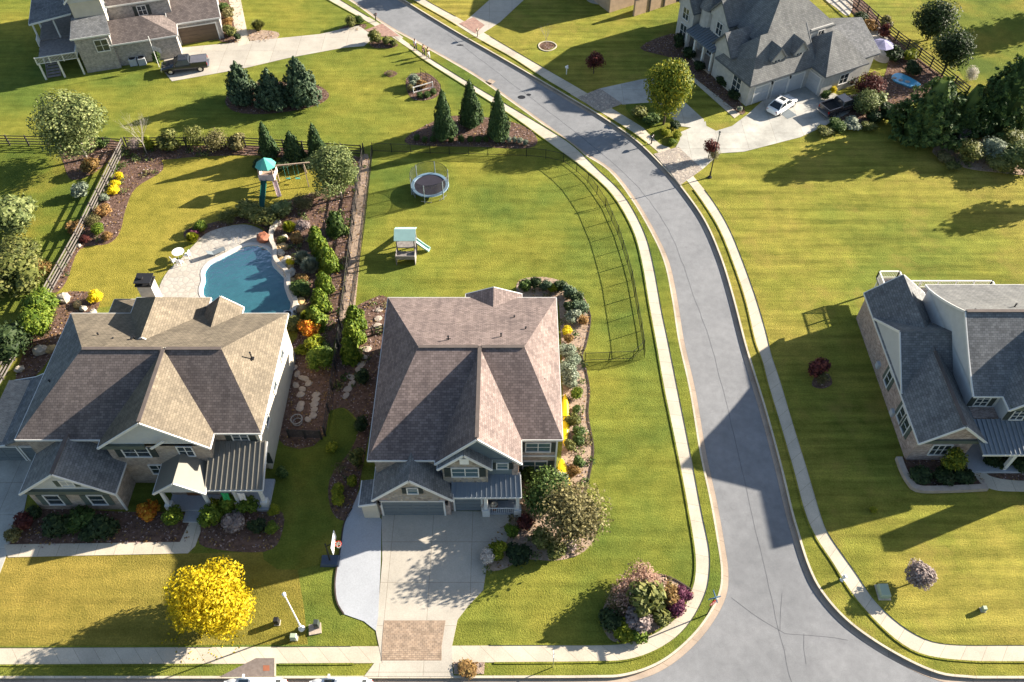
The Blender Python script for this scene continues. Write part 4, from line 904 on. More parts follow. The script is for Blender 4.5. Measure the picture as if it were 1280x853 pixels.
def sprays(name, m, n=6000, size=.05, seed=1, p=.6):
    "feathery conifer: upward pointing sprays over a ragged cone"
    rng = np.random.default_rng(seed); K = n//22; z = .97*(1-np.sqrt(rng.uniform(0, 1, K))); a = rng.uniform(0, 6.283, K)
    r = .40*(1-z)**(p*.85)*(1+.16*np.sin(3*a+9*z)+.12*np.sin(7*a-5*z))*rng.uniform(.75, 1.08, K)*np.minimum(1, z*6+.6)
    B = np.stack([r*np.cos(a), r*np.sin(a), z], 1); D = np.stack([np.cos(a)*.8+.25, np.sin(a)*.8, rng.uniform(.5, 1.1, K)], 1)+rng.normal(size=(K, 3))*.15
    D /= np.linalg.norm(D, axis=1, keepdims=True); t = rng.uniform(0, 1, (K, 22)); ln = rng.uniform(.09, .17, (K, 1))*(.35+.65*(1-z))[:, None]; off = rng.normal(size=(K, 22, 3))*.02*(1.15-t)[..., None]
    P_ = (B[:, None] + D[:, None]*(t*ln)[..., None] + off).reshape(-1, 3); P_[:, 2] = np.maximum(P_[:, 2]*.93, .005)
    N_ = np.repeat(D*[1, 1, .35], 22, 0) + rng.normal(size=(len(P_), 3))*.35 + [0, 0, .3]
    ex = MB(); k = 10; zs = [.02, .2, .45, .7, .93]; ring = [(.27*(1-zz)**p*math.cos(6.283*i/k), .27*(1-zz)**p*math.sin(6.283*i/k), zz) for zz in zs for i in range(k)]
    ex.add(ring, [(j*k+i, j*k+(i+1) % k, (j+1)*k+(i+1) % k, (j+1)*k+i) for j in range(4) for i in range(k)])
    return quads(name, P_, N_, size*.55, rng, m, ex, 2.2)
def plume(name, m, n=900, seed=1, size=.05, up=1.0):
    "fountain of thin blades / feathery grass"
    rng = np.random.default_rng(seed); mb_v = []; F = []
    for i in range(n):
        a = rng.uniform(0, 6.283); t = rng.uniform(.1, 1)**.7; r0 = rng.uniform(0, .16); h = up*rng.uniform(.7, 1)*(1-.45*t*t)
        p0 = np.array([r0*math.cos(a), r0*math.sin(a), 0]); p2 = np.array([.5*t*math.cos(a), .5*t*math.sin(a), h]); p1 = (p0+p2)/2 + [0, 0, .2*h]
        w = np.array([-math.sin(a), math.cos(a), 0])*size*.5; b = len(mb_v)
        mb_v += [tuple(p0-w*.4), tuple(p0+w*.4), tuple(p1+w), tuple(p1-w), tuple(p2)]; F += [(b, b+1, b+2, b+3), (b+3, b+2, b+4)]
    me = bpy.data.meshes.new(name); me.from_pydata(mb_v, [], F); me.materials.append(m); return me
def branches(seed=1, n1=7, levels=3, r=.035, h=1.0, spread=.5, trunk=.35, name='trunk', m=None, thin=.45, kids=3):
    "trunk and limbs in the unit box"
    rr = random.Random(seed); mb = MB()
    def grow(p, d, ln, r0, lv):
        q = p + d*ln; mb.tube(p, q, r0, r0*.62, 5 if lv < levels else 7, False)
        if lv == 0: return
        for i in range(kids):
            nd = (d + Vector((rr.uniform(-1, 1), rr.uniform(-1, 1), rr.uniform(-.25, .75)))*.62).normalized()
            grow(p + d*ln*rr.uniform(.55, 1), nd, ln*rr.uniform(.5, .75), r0*thin, lv-1)
    top = Vector((rr.uniform(-.03, .03), rr.uniform(-.03, .03), trunk*h)); mb.tube((0, 0, 0), top, r*1.25, r*.9, 8)
    for i in range(n1):
        a = 6.283*i/n1 + rr.uniform(-.3, .3); d = Vector((math.cos(a)*spread, math.sin(a)*spread, rr.uniform(.5, 1.1))).normalized()
        grow(top*rr.uniform(.75, 1), d, h*rr.uniform(.22, .34), r*.6, levels)
    me = bpy.data.meshes.new(name); me.from_pydata(mb.v, [], mb.f); me.materials.append(m or BARK); me.polygons.foreach_set('use_smooth', [True]*len(me.polygons)); return me
PROTO = {}
def proto(key, fn):
    if key not in PROTO: PROTO[key] = fn()
    return PROTO[key]
prng = random.Random(7)
def mesh_obj(name, me, parent=None, sc=(1, 1, 1), at=(0, 0, 0), rz=0):
    o = bpy.data.objects.new(name, me); C.objects.link(o); o.scale = sc; o.location = at; o.rotation_euler = (0, 0, rz)
    if parent: o.parent = parent
    return o
def shrub(px, py, w, h, kind, leaf, label, category='shrub', group=None, zc=None, name='shrub', base=False):
    "px,py is where the middle of the plant shows (or its foot when base)"
    x, y = P(px, py, 0 if base else (h*.5 if zc is None else zc)); sd = prng.randrange(3)
    if kind == 'ball': me = proto(('ball', leaf, sd), lambda: cloud('foliage_' + leaf, L[leaf], 1300, .075, 16, 11+sd, .8))
    elif kind == 'loose': me = proto(('loose', leaf, sd), lambda: cloud('foliage_' + leaf, L[leaf], 1100, .085, 11, 31+sd, .35, core=True))
    elif kind == 'big': me = proto(('big', leaf, sd), lambda: cloud('foliage_' + leaf, L[leaf], 3600, .045, 22, 51+sd, .3, core=True))
    elif kind == 'airy': me = proto(('airy', leaf, sd), lambda: cloud('foliage_' + leaf, L[leaf], 2600, .035, 16, 71+sd, .05, open_=1))
    elif kind == 'cone': me = proto(('cone', leaf, sd), lambda: cone('foliage_' + leaf, L[leaf], 2200, .065, 91+sd))
    elif kind == 'column': me = proto(('column', leaf, sd), lambda: cone('foliage_' + leaf, L[leaf], 1800, .09, 101+sd, .42, lumps=.14))
    elif kind == 'plume': me = proto(('plume', leaf, sd), lambda: plume('blades_' + leaf, L[leaf], 700, 111+sd))
    o = mesh_obj(name, me, None, (w, w*prng.uniform(.9, 1.08), h), (x, y, 0), prng.uniform(0, 6.28))
    return tag(o, label, category, group)
def tree(px, py, w, h, leaf, label, kind='round', bark=None, clear=.18, zc=None, base=False, name='tree', category='tree', group=None, n=5200, size=.03, seed=None, wy=None, lobes=26, inner=.3, open_=0):
    x, y = P(px, py, 0 if base else (h*.55 if zc is None else zc)); sd = seed or prng.randrange(100, 999); bark = bark or BARK
    t = thing(name, label, category, (x, y, 0), group=group); OFF[t.name] = (0, 0, 0)
    if kind == 'round':
        me = cloud('crown', L[leaf], int(n*1.5), size, lobes, sd, inner, open_=1); cr = mesh_obj('crown', me, t, (w, wy or w, h*(1-clear)), (0, 0, h*clear), prng.uniform(0, 6))
        mesh_obj('trunk', branches(sd, 6, 1, .022, 1, .42, .35, m=bark), t, (w*.9, w*.9, h*.95))
    elif kind in ('cone', 'spruce', 'cypress'):
        me = sprays('crown', L[leaf], int(n*(1 if kind == 'cypress' else 1.7)), size, sd, .6 if kind == 'cypress' else 1.0) if kind in ('cypress', 'spruce') else cone('crown', L[leaf], n, size, sd, {'cone': .72, 'spruce': .95, 'cypress': .6}[kind], 9 if kind == 'spruce' else 0, lumps={'cone': .11, 'spruce': .10, 'cypress': .17}[kind])
        mesh_obj('crown', me, t, (w, wy or w, h*.96), (0, 0, h*.04), prng.uniform(0, 6)); mb = MB(); mb.tube((0, 0, 0), (0, 0, h*.6), w*.04, w*.015, 8); mb.build('trunk', bark, t)
    elif kind == 'bare':
        mesh_obj('trunk', branches(sd, 7, 3, .007, 1, .45, .28, m=bark), t, (w, w, h))
    return t
# --- big trees
tree(88, 158, 9.2, 8.6, 'birch', 'broad pale olive tree with white trunks at the back corner of the left fence', 'round', BARKW, .2, zc=4.6, n=11000, size=.024, lobes=16, inner=.35)
tree(184, 193, 6.2, 7.0, 'olive', 'leafless pale tree standing in front of the back fence at the top left', 'bare', BARKW, base=True)
for i, (x, y, w, h) in enumerate(((306, 125, 4.8, 5.9), (343, 132, 4.9, 5.6), (379, 128, 5.4, 6.9))):
    tree(x, y, w, h, 'spruce', ['blue green spruce on the left end of the oval mulch bed', 'blue green spruce in the middle of the oval mulch bed', 'tallest blue green spruce on the right end of the oval mulch bed'][i], 'spruce', base=True, n=5200, size=.055, name='spruce_tree', group='spruces in the oval bed')
for i, (x, y, w, h) in enumerate(((556, 171, 3.2, 6.6), (589, 156, 3.4, 6.4), (623, 173, 3.2, 6.8))):
    tree(x, y, w, h, 'arbor', ['dense cone shaped evergreen at the left of the bed by the curved metal fence', 'dense cone shaped evergreen standing furthest back in the bed by the sidewalk', 'dense cone shaped evergreen at the right of the bed by the curved metal fence'][i], 'cone', base=True, n=4800, size=.04, name='evergreen_tree', group='three tall cone evergreens')
for i, (x, y, w, h) in enumerate(((338, 197, 2.6, 5.0), (369, 199, 2.9, 4.0), (398, 196, 2.6, 4.7))):
    tree(x, y, w, h, 'arbor', ['narrow dark evergreen just behind the play set with the green canopy', 'squat dark evergreen, middle of the three before the back fence', 'narrow dark evergreen behind the pale leaved tree at the back fence'][i], 'cone', base=True, n=2600, size=.06, name='evergreen_tree', group='dark evergreens along the back fence')
tree(421, 216, 6.6, 6.6, 'birch', 'pale leaved tree at the top of the plank fence beside the central lawn', 'round', BARKW, .12, n=8000, size=.026, lobes=14, inner=.35)
tree(263, 745, 7.3, 5.6, 'yellow', 'round bright yellow tree on the front lawn of the left house', 'round', BARK, .12, zc=3.2, n=10500, size=.023, lobes=15, inner=.45)
tree(836, 115, 5.9, 9.2, 'maple', 'tall green tree turning yellow beside the stone apron at the top right', 'round', BARK, .14, zc=4.6, n=7500, size=.03, lobes=20, inner=.3)
tree(714, 640, 6.4, 5.4, 'brown', 'loose brown leaved tree overhanging the gravel bed right of the driveway', 'round', BARKG, .1, zc=3.4, n=5600, size=.026, lobes=40, inner=.0, open_=1)
tree(686, 612, 4.4, 3.8, 'green', 'glossy green broadleaf tree at the front right corner of the centre house', 'round', BARK, .08, zc=2.8, n=5200, size=.04, lobes=30)
tree(1150, 172, 8.8, 8.6, 'cypress', 'huge dark feathery cypress nearest the grey pickup at the top right', 'cypress', base=True, n=8500, size=.055, name='cypress_tree')
tree(1196, 168, 6.4, 7.2, 'cypress', 'lower dark cypress wedged between two larger cypresses', 'cypress', base=True, n=6000, size=.055, name='cypress_tree')
tree(1240, 160, 8.6, 10.2, 'cypress', 'tallest dark cypress of the row, nearest the right edge', 'cypress', base=True, n=9000, size=.05, name='cypress_tree')
tree(1170, 24, 6.4, 5.6, 'dark', 'dark green round tree behind the slanting fence near the top edge', 'round', BARK, .1, n=4200, size=.035)
tree(1192, 62, 5.6, 6.2, 'dark', 'dark green tree behind the slanting fence, just above the cypresses', 'round', BARK, .08, n=4200, size=.035)
tree(1155, 52, 4.5, 4.0, 'olive', 'thin leafless tree beside the slanting fence at the top right', 'bare', BARKG, base=True)
tree(683, 57, 3.0, 3.6, 'olive', 'small leafless tree inside a pale stone ring on the lawn', 'bare', BARKG, base=True)
tree(742, 92, 3.0, 3.0, 'darkred', 'small dark red tree in the shade by the painted brick house', 'round', BARK, .25, n=1800, size=.05, lobes=14, base=True)
tree(885, 199, 2.1, 2.6, 'darkred', 'small reddish tree at the foot of the dark street lamp', 'round', BARK, .25, n=1300, size=.055, lobes=12, base=True)
tree(1150, 718, 2.5, 1.7, 'greypink', 'small round pinkish grey tree alone on the striped lawn at the bottom right', 'round', BARK, 0, zc=1.5, n=3800, size=.05, lobes=22, inner=.5)
t = [o for o in C.objects if o.get('label', '').startswith('small round pinkish')][0]; t.children[0].location.z = .6
tree(1190, 575, 2.6, 2.6, 'maple', 'small yellow green tree before the front gable of the right house', 'round', BARK, .15, n=1500, size=.055, lobes=14)
tree(1088, 106, 4.4, 3.4, 'darkred', 'rusty red small tree between the pickup and the blue pond', 'round', BARKG, .1, n=3200, size=.035, inner=.05, open_=1)
tree(1084, 126, 4.0, 3.0, 'birch', 'pale loose small tree beside the nose of the open bed pickup', 'round', BARKG, .1, n=2800, size=.04, inner=.1)
# off-frame trees whose shade reaches the view
tree(1345, 18, 9, 9, 'green', 'tree beyond the right edge shading the far lawn', 'round', base=True, n=2500, size=.05)
tree(1350, 238, 5, 7, 'green', 'small tree beyond the right edge shading the open lawn', 'round', base=True, n=1500, size=.06, lobes=14)
tree(556, -12, 5, 5, 'green', 'tree just above the top edge shading the road verge', 'round', base=True, n=1500, size=.06, lobes=14)
# --- left boundary masses
for i, (x, y, w, h, lf, lb) in enumerate(((14, 272, 6.5, 4.2, 'birch', 'large olive shrub at the left edge beside the long rail fence'), (12, 345, 7, 4.4, 'olive', 'broad olive green shrub at the left edge, lowest of the three beside the fence'),
    (22, 318, 5.4, 3.6, 'olive', 'slightly yellower shrub squeezed between two olive shrubs at the left edge'), (2, 425, 6, 4.0, 'dark', 'dark shrub in the bottom left corner outside the rail fence'))):
    shrub(x, y, w, h, 'big', lf, lb)
for i, (x, y, w, h) in enumerate(((52, 380, 3.6, 3.2), (43, 405, 3.6, 3.6))): shrub(x, y, w, h, 'column' if 0 else 'big', 'bright', ['bright green bushy conifer inside the fence, upper of the pair', 'bright green bushy conifer inside the fence, lower of the pair'][i], 'conifer', 'bright bushy conifers by the fence', name='conifer')
P1 = [ # x, y, w, h, kind, leaf, label
 (113, 208, 3.0, 1.8, 'loose', 'rust', 'rusty shrub at the foot of the white trunked tree'), (101, 238, 2.6, 1.7, 'loose', 'silver', 'grey green shrub against the outside of the rail fence'), (127, 178, 2.0, 1.4, 'ball', 'green', 'dark green round shrub beside the white trunks'),
 (92, 285, 2.4, 1.3, 'loose', 'rust', 'orange brown shrub outside the middle of the rail fence'), (48, 335, 3.0, 1.4, 'airy', 'rust', 'brown weedy shrub outside the rail fence'),
 (149, 220, 1.2, .8, 'ball', 'gold', 'topmost yellow flowering mound by the rail fence'), (144, 230, 1.2, .8, 'ball', 'gold', 'middle yellow flowering mound by the rail fence'), (141, 238, 1.6, .9, 'ball', 'gold', 'largest and lowest yellow flowering mound by the rail fence'),
 (130, 247, 1.3, .8, 'ball', 'silver', 'pale grey mound under the yellow flowers'), (128, 262, 2.2, 1.3, 'loose', 'rust', 'orange tinged shrub inside the rail fence'), (116, 276, 2.2, 1.5, 'airy', 'brown', 'brown twiggy shrub inside the rail fence'),
 (122, 286, 1.7, 1.1, 'ball', 'bright', 'bright green shrub at the inner curve of the fence bed'), (133, 296, 1.5, 1.0, 'loose', 'rust', 'small rusty shrub at the bed edge near the tan lawn'), (106, 299, 1.2, .7, 'ball', 'darkred', 'low dark red mound at the foot of the fence bed'),
 (118, 371, 1.7, 1.1, 'ball', 'gold', 'yellow mound at the back left corner of the tan roof'), 
 (186, 178, 1.8, 1.8, 'loose', 'lime', 'yellow green shrub under the leafless tree'), (212, 176, 3.4, 2.4, 'loose', 'olive', 'olive shrub right of the leafless tree along the back fence'), (240, 170, 3.6, 2.8, 'airy', 'olive', 'tall yellowish shrub in the middle of the back fence'),
 (268, 174, 4.0, 2.8, 'airy', 'brown', 'broad tawny shrub along the back fence'), (296, 178, 2.8, 2.0, 'loose', 'brown', 'brown shrub between the tawny shrub and the first dark evergreen'), (166, 180, 2.0, 1.6, 'airy', 'greypink', 'grey twiggy shrub at the corner of the two fences'),
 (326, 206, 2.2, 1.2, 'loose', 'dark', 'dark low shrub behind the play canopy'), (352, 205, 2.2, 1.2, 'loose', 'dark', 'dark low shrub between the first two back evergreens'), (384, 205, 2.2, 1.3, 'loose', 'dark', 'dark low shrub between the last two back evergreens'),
 # plants above the pool
 (250, 283, 1.7, 1.2, 'ball', 'bright', 'bright green shrub at the top left of the pool deck'), (240, 297, 1.6, 1.4, 'plume', 'lime', 'yellow green grass clump beside the pool deck table'), (243, 290, 1.6, .8, 'loose', 'purple', 'small purple mound beside the bright green shrub'),
 (330, 268, 3.6, 2.0, 'loose', 'olive', 'olive shrub above the pool deck'), (352, 262, 3.0, 1.6, 'loose', 'birch', 'pale olive shrub in the slope bed above the pool'), (307, 262, 3.4, 1.6, 'loose', 'olive', 'leftmost olive shrub above the pool deck'), (285, 270, 2.6, 1.3, 'airy', 'olive', 'wispy olive shrub above the left of the pool deck'), (377, 253, 3.0, 1.5, 'airy', 'brown', 'brown wispy shrub below the small seesaw lawn'),
 (361, 283, 1.8, 1.4, 'plume', 'lime', 'yellow grass clump at the top of the pool slope'), (376, 283, 2.2, 1.1, 'loose', 'greypink', 'dusty pink shrub at the top of the pool slope'), (372, 297, 2.0, 1.0, 'loose', 'rust', 'rusty shrub below the dusty pink one on the pool slope'),
 (352, 300, 1.2, .7, 'ball', 'olive', 'small olive mound against the upper pool wall'), (388, 331, 2.4, 1.9, 'plume', 'silver', 'large silvery grass clump right of the pool'), (378, 322, 2.0, 1.6, 'plume', 'silver', 'small silvery grass clump right of the pool'),
 (362, 328, 1.1, .6, 'ball', 'gold', 'golden mound among the rocks right of the pool'), (377, 347, 1.7, .9, 'loose', 'rust', 'tawny mound among the rocks right of the pool'), (375, 361, 2.4, 1.2, 'ball', 'green', 'green mound low on the pool slope'), (368, 405, 2.2, 1.3, 'ball', 'olive', 'olive round shrub at the corner of the left house'),
 (388, 408, 2.4, 2.0, 'loose', 'orange', 'fiery orange shrub between the left house and the plank fence'), (384, 396, 1.6, 1.8, 'plume', 'lime', 'yellow green clump above the orange shrub'), (392, 430, 2.6, 2.0, 'loose', 'lime', 'yellow green shrub below the orange one'), (399, 447, 2.8, 2.6, 'big', 'bright', 'bright green shrub at the shaded end of the slope bed'), (376, 436, 1.6, 1.1, 'loose', 'lime', 'small yellow green shrub by the left house wall'), (408, 436, 1.6, 1.4, 'loose', 'green', 'green shrub against the end of the plank fence'),
 # between the houses
 (415, 560, 1.4, .9, 'loose', 'lime', 'small lime shrub in the shaded strip, above the lower lime pair') , (446, 572, 1.8, 2.2, 'loose', 'olive', 'brown green shrub against the left wall of the centre house'), (441, 601, 1.3, .8, 'loose', 'lime', 'lime mound beside the lean-to of the centre house'), (421, 612, 1.4, .9, 'loose', 'lime', 'upper lime mound at the edge of the shaded lawn'), (421, 625, 1.4, .9, 'loose', 'lime', 'lower lime mound at the edge of the shaded lawn'),
 (452, 470, 1.8, 1.8, 'loose', 'dark', 'dark shrub against the left wall of the centre house, upper one'), (450, 530, 1.6, 1.5, 'loose', 'dark', 'dark shrub against the left wall of the centre house, middle one'),
 (340, 660, 1.4, .9, 'ball', 'bright', 'bright round mound in the shade right of the left house, lower one'), (342, 637, 1.2, .9, 'ball', 'lime', 'bright mound right of the left house porch, upper one'),
 (353, 590, 1.4, .9, 'loose', 'green', 'faint green mound in the shaded side yard'),
 # left house front
 (182, 638, 2.3, 1.5, 'loose', 'orange', 'orange and green shrub left of the round hedge balls'), (216, 645, 2.1, 1.7, 'ball', 'bright', 'round clipped green shrub left of the front walk'), (262, 645, 2.2, 1.7, 'ball', 'bright', 'round clipped green shrub right of the front walk'),
 (266, 632, 1.4, 1.3, 'loose', 'lime', 'yellow green shrub above the right clipped ball'), (286, 630, 2.2, 1.6, 'loose', 'bright', 'bright leafy shrub under the tan metal roof'), (309, 629, 2.2, 1.6, 'loose', 'bright', 'bright leafy shrub at the right end of the tan metal roof'), (290, 655, 2.4, 1.2, 'loose', 'greypink', 'pinkish twiggy shrub in the front bed right of the walk'),
 (322, 655, 1.8, 1.1, 'loose', 'dark', 'dark shrub in the front bed right of the pink one'), (14, 668, 1.9, 1.5, 'loose', 'brown', 'tawny shrub at the corner of the left driveway'), (27, 652, 2.0, 1.4, 'loose', 'darkred', 'dark red shrub behind the tawny one by the left driveway'),
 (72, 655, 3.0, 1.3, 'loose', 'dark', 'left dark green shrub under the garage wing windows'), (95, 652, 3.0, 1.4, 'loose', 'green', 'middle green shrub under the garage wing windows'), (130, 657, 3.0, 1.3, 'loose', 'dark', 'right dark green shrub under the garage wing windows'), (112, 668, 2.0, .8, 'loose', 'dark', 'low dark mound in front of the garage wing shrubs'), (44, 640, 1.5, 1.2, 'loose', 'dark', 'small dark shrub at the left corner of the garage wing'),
 # right of driveway
 (655, 652, 1.7, 1.5, 'loose', 'darkred', 'reddish shrub under the glossy green tree'), (641, 662, 1.4, 1.3, 'loose', 'bright', 'bright green shrub beside the porch walk'), (622, 690, 2.0, 1.5, 'loose', 'lime', 'yellow green shrub at the curve of the driveway'), (612, 695, 1.6, 1.2, 'loose', 'white', 'white flowering shrub at the curve of the driveway'),
 (675, 672, 2.2, 1.4, 'loose', 'olive', 'olive shrub under the brown tree, left side'), (692, 684, 2.2, 1.4, 'loose', 'olive', 'olive shrub under the brown tree, front side'), (650, 690, 2.6, 1.0, 'loose', 'dark', 'dark low shrub shading the bed right of the driveway'), (715, 681, 1.4, 1.0, 'loose', 'greypink', 'pinkish shrub at the front tip of the gravel bed'), (664, 592, 2.0, 1.9, 'loose', 'green', 'green shrub under the lower front window'), (700, 598, 2.0, 1.6, 'loose', 'silver', 'pale green shrub against the front of the yellow kayak'),
 # corner bed
 (786, 742, 3.6, 2.6, 'airy', 'pink', 'pink feathery grass on the left of the corner bed'), (806, 728, 3.8, 2.6, 'airy', 'pink', 'pink feathery grass along the back of the corner bed'), (772, 752, 2.6, 1.9, 'airy', 'brown', 'brown feathery shrub in the shade of the corner bed'), (806, 744, 3.9, 2.9, 'loose', 'olive', 'large olive bush in the middle of the corner bed'),
 (833, 742, 2.2, 1.9, 'loose', 'rust', 'golden brown bush right of the centre of the corner bed'), (853, 743, 1.7, 1.4, 'ball', 'purple', 'upper deep purple shrub on the corner bed'), (846, 759, 1.8, 1.3, 'ball', 'purple', 'lower deep purple shrub on the corner bed'), (801, 773, 2.6, 1.7, 'loose', 'greypink', 'pale pinkish grey shrub at the front of the corner bed'),
 (783, 789, 2.1, 1.2, 'loose', 'lime', 'yellow green shrub at the lower left of the corner bed'), (799, 794, 1.7, .9, 'loose', 'bright', 'green mound touching the sidewalk in the corner bed'), (826, 771, 2.0, 1.3, 'loose', 'olive', 'olive mound between the pink grey and purple shrubs'), (762, 776, 2.4, 1.4, 'loose', 'dark', 'dark shrub at the shaded left end of the corner bed'), (586, 835, 1.7, .4, 'loose', 'rust', 'low tawny plant in the gravel square right of the driveway apron'),
 # right house
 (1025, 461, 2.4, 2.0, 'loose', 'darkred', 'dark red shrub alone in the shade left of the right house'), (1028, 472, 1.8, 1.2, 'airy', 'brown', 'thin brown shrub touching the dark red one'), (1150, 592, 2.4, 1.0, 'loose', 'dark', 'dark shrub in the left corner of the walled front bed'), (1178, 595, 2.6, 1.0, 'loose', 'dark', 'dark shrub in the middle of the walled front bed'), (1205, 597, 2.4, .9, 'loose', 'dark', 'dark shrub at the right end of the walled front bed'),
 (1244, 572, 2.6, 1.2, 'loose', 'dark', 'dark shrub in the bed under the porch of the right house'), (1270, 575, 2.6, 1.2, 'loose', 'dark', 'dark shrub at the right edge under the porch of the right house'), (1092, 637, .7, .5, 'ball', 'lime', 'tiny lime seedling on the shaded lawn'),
 # top left
 (438, 27, 1.9, 1.6, 'ball', 'olive', 'larger round hedge ball left of the paired driveway end'), (449, 25, 1.4, 1.2, 'ball', 'green', 'smaller round hedge ball beside the larger one'), (468, 46, 2.0, 1.9, 'ball', 'olive', 'tall round shrub on the lower side of the driveway end'), (483, 51, 1.5, 1.0, 'ball', 'olive', 'low hedge mound right of the tall round shrub'), (492, 53, 1.4, .9, 'ball', 'olive', 'low hedge mound nearest the sidewalk by the driveway end'),
 (517, 100, 2.0, 1.5, 'ball', 'silver', 'grey green round shrub in the small roadside bed'), (528, 104, 1.8, 1.1, 'loose', 'rust', 'brown shrub behind the white rail in the small roadside bed'), (513, 110, 1.3, .9, 'ball', 'brown', 'brown mound at the left of the small roadside bed'), (525, 119, 1.1, .7, 'ball', 'green', 'left green mound at the front of the small roadside bed'), (534, 118, 1.1, .7, 'ball', 'green', 'middle green mound at the front of the small roadside bed'), (541, 115, 1.1, .8, 'ball', 'green', 'right green mound at the front of the small roadside bed'),
 (487, 92, 1.4, .4, 'airy', 'brown', 'low brown plant in the small mulch circle on the lawn'),
 (278, 8, 2.0, 1.4, 'loose', 'green', 'topmost green shrub beside the garden walk at the top left'), (286, 16, 2.4, 1.4, 'loose', 'brown', 'brown shrub beside the garden walk, second from the top'), (285, 28, 2.0, 1.2, 'loose', 'rust', 'rusty shrub beside the garden walk at the top left'), (288, 37, 2.4, 1.5, 'loose', 'olive', 'olive shrub at the lower end of the garden walk bed'), (296, 46, 1.3, 1.0, 'loose', 'dark', 'dark shrub at the corner of the garage bed'), (322, 31, 2.2, 1.6, 'plume', 'olive', 'spiky green clump in the rock bed above the long driveway'),
 (196, 73, 1.5, 1.9, 'loose', 'green', 'green shrub at the nose of the dark pickup'),
 # top right yard
 (890, 60, 2.2, 1.6, 'loose', 'dark', 'dark shrub in front of the painted brick house porch'), (848, 52, 2.0, 2.6, 'loose', 'dark', 'tall dark shrub at the far left corner of the painted brick house'), (862, 66, 2.2, 1.4, 'ball', 'dark', 'dark round shrub left of the painted brick house porch'), (905, 100, 2.4, 1.4, 'loose', 'dark', 'dark shrub under the arched window of the painted brick house'), (919, 118, 2.0, 1.2, 'loose', 'dark', 'dark shrub nearest the garage corner of the painted brick house'), (874, 82, 2.0, 1.3, 'loose', 'dark', 'dark shrub in the middle of the bed of the painted brick house'), (925, 136, .9, .7, 'ball', 'silver', 'small pale shrub at the garage corner of the painted brick house'),
 (798, 140, 3.0, 1.4, 'loose', 'olive', 'olive shrub behind the sidewalk left of the tall turning tree'), (815, 150, 2.6, 1.2, 'loose', 'green', 'green shrub under the tall turning tree'), (831, 165, 1.5, .9, 'loose', 'lime', 'yellow green shrub at the lower foot of the turning tree'), (846, 168, 1.4, .9, 'loose', 'lime', 'yellow green shrub at the curb right of the turning tree'), (840, 176, 1.5, .8, 'loose', 'bright', 'lowest bright shrub beside the stone apron'), (843, 156, 1.8, 1.1, 'loose', 'dark', 'dark shrub at the right of the turning tree'),
 (893, 193, 1.9, 1.5, 'airy', 'brown', 'brown shrub right of the small reddish tree'),
 (1041, 113, 1.3, 1.1, 'loose', 'gold', 'yellow flowering shrub at the right garage corner'), (1033, 119, 1.6, 1.2, 'loose', 'green', 'green shrub at the right garage corner'), (1060, 98, 2.4, 1.5, 'loose', 'dark', 'dark shrub behind the right garage wing'), (1090, 30, 2.6, 1.6, 'loose', 'rust', 'rusty shrub inside the top of the slanting fence'), (1075, 20, 2.6, 1.7, 'loose', 'dark', 'dark shrub inside the top of the slanting fence'), (1110, 28, 2.4, 2.0, 'loose', 'brown', 'brown shrub outside the top of the slanting fence'), (1108, 38, 2.0, 2.0, 'loose', 'darkred', 'dark red shrub beside the slanting fence'),
 (1120, 65, 3.2, 2.2, 'loose', 'dark', 'dark shrub inside the middle of the slanting fence'), (1138, 68, 2.4, 1.7, 'loose', 'lime', 'lime shrub against the slanting fence'), (1142, 85, 3.0, 1.8, 'loose', 'dark', 'dark shrub inside the lower slanting fence'), (1095, 125, 3.6, 2.0, 'loose', 'birch', 'pale shrub left of the big cypresses'), (1110, 140, 3.0, 2.2, 'loose', 'dark', 'dark shrub at the foot of the nearest cypress'), (1092, 144, 2.6, 1.6, 'loose', 'dark', 'dark shrub below the pale shrub by the cypresses'),
 (1045, 156, 2.8, 1.2, 'loose', 'green', 'green shrub at the end of the wide concrete court'), (1068, 155, 2.8, 1.2, 'loose', 'silver', 'grey green shrub at the end of the wide concrete court'), (1085, 158, 2.2, 1.0, 'loose', 'olive', 'olive shrub between the court and the cypress shade'), (1030, 162, 2.8, 1.0, 'loose', 'olive', 'olive shrub spilling over the court edge onto the lawn'), (1222, 150, 1.8, 2.4, 'cone', 'lime', 'yellow green sapling before the tallest cypress'),
 (1205, 170, 3.0, 2.0, 'airy', 'greypink', 'grey twiggy shrub at the foot of the cypress row'), (1213, 190, 4.0, 2.6, 'big', 'olive', 'olive shrub leading the shrub bank below the cypresses'), (1240, 188, 4.2, 2.8, 'big', 'silver', 'pale green shrub in the middle of the shrub bank'), (1262, 178, 4.4, 3.0, 'big', 'olive', 'large olive shrub high in the shrub bank'), (1278, 195, 5.0, 3.4, 'big', 'birch', 'tawny olive shrub at the right edge of the shrub bank'), (1250, 203, 4.2, 2.0, 'big', 'olive', 'low olive shrub along the front of the shrub bank'), (1182, 196, 2.8, .9, 'loose', 'brown', 'low brown brush at the left tip of the shrub bank'), (1190, 205, 2.4, .8, 'loose', 'olive', 'low olive brush in front of the shrub bank tip'), (1273, 165, 3, 2, 'loose', 'birch', 'pale shrub at the right edge above the shrub bank'),
 (1216, 92, 2.2, 2.2, 'airy', 'white', 'white flowering shrub between the trees behind the fence')]
for x, y, w, h, k, lf, lb in P1:
    cat_ = 'grass clump' if k == 'plume' else 'shrub'
    shrub(x, y, w, h, k, lf, lb, cat_, name='grass_clump' if k == 'plume' else 'shrub')
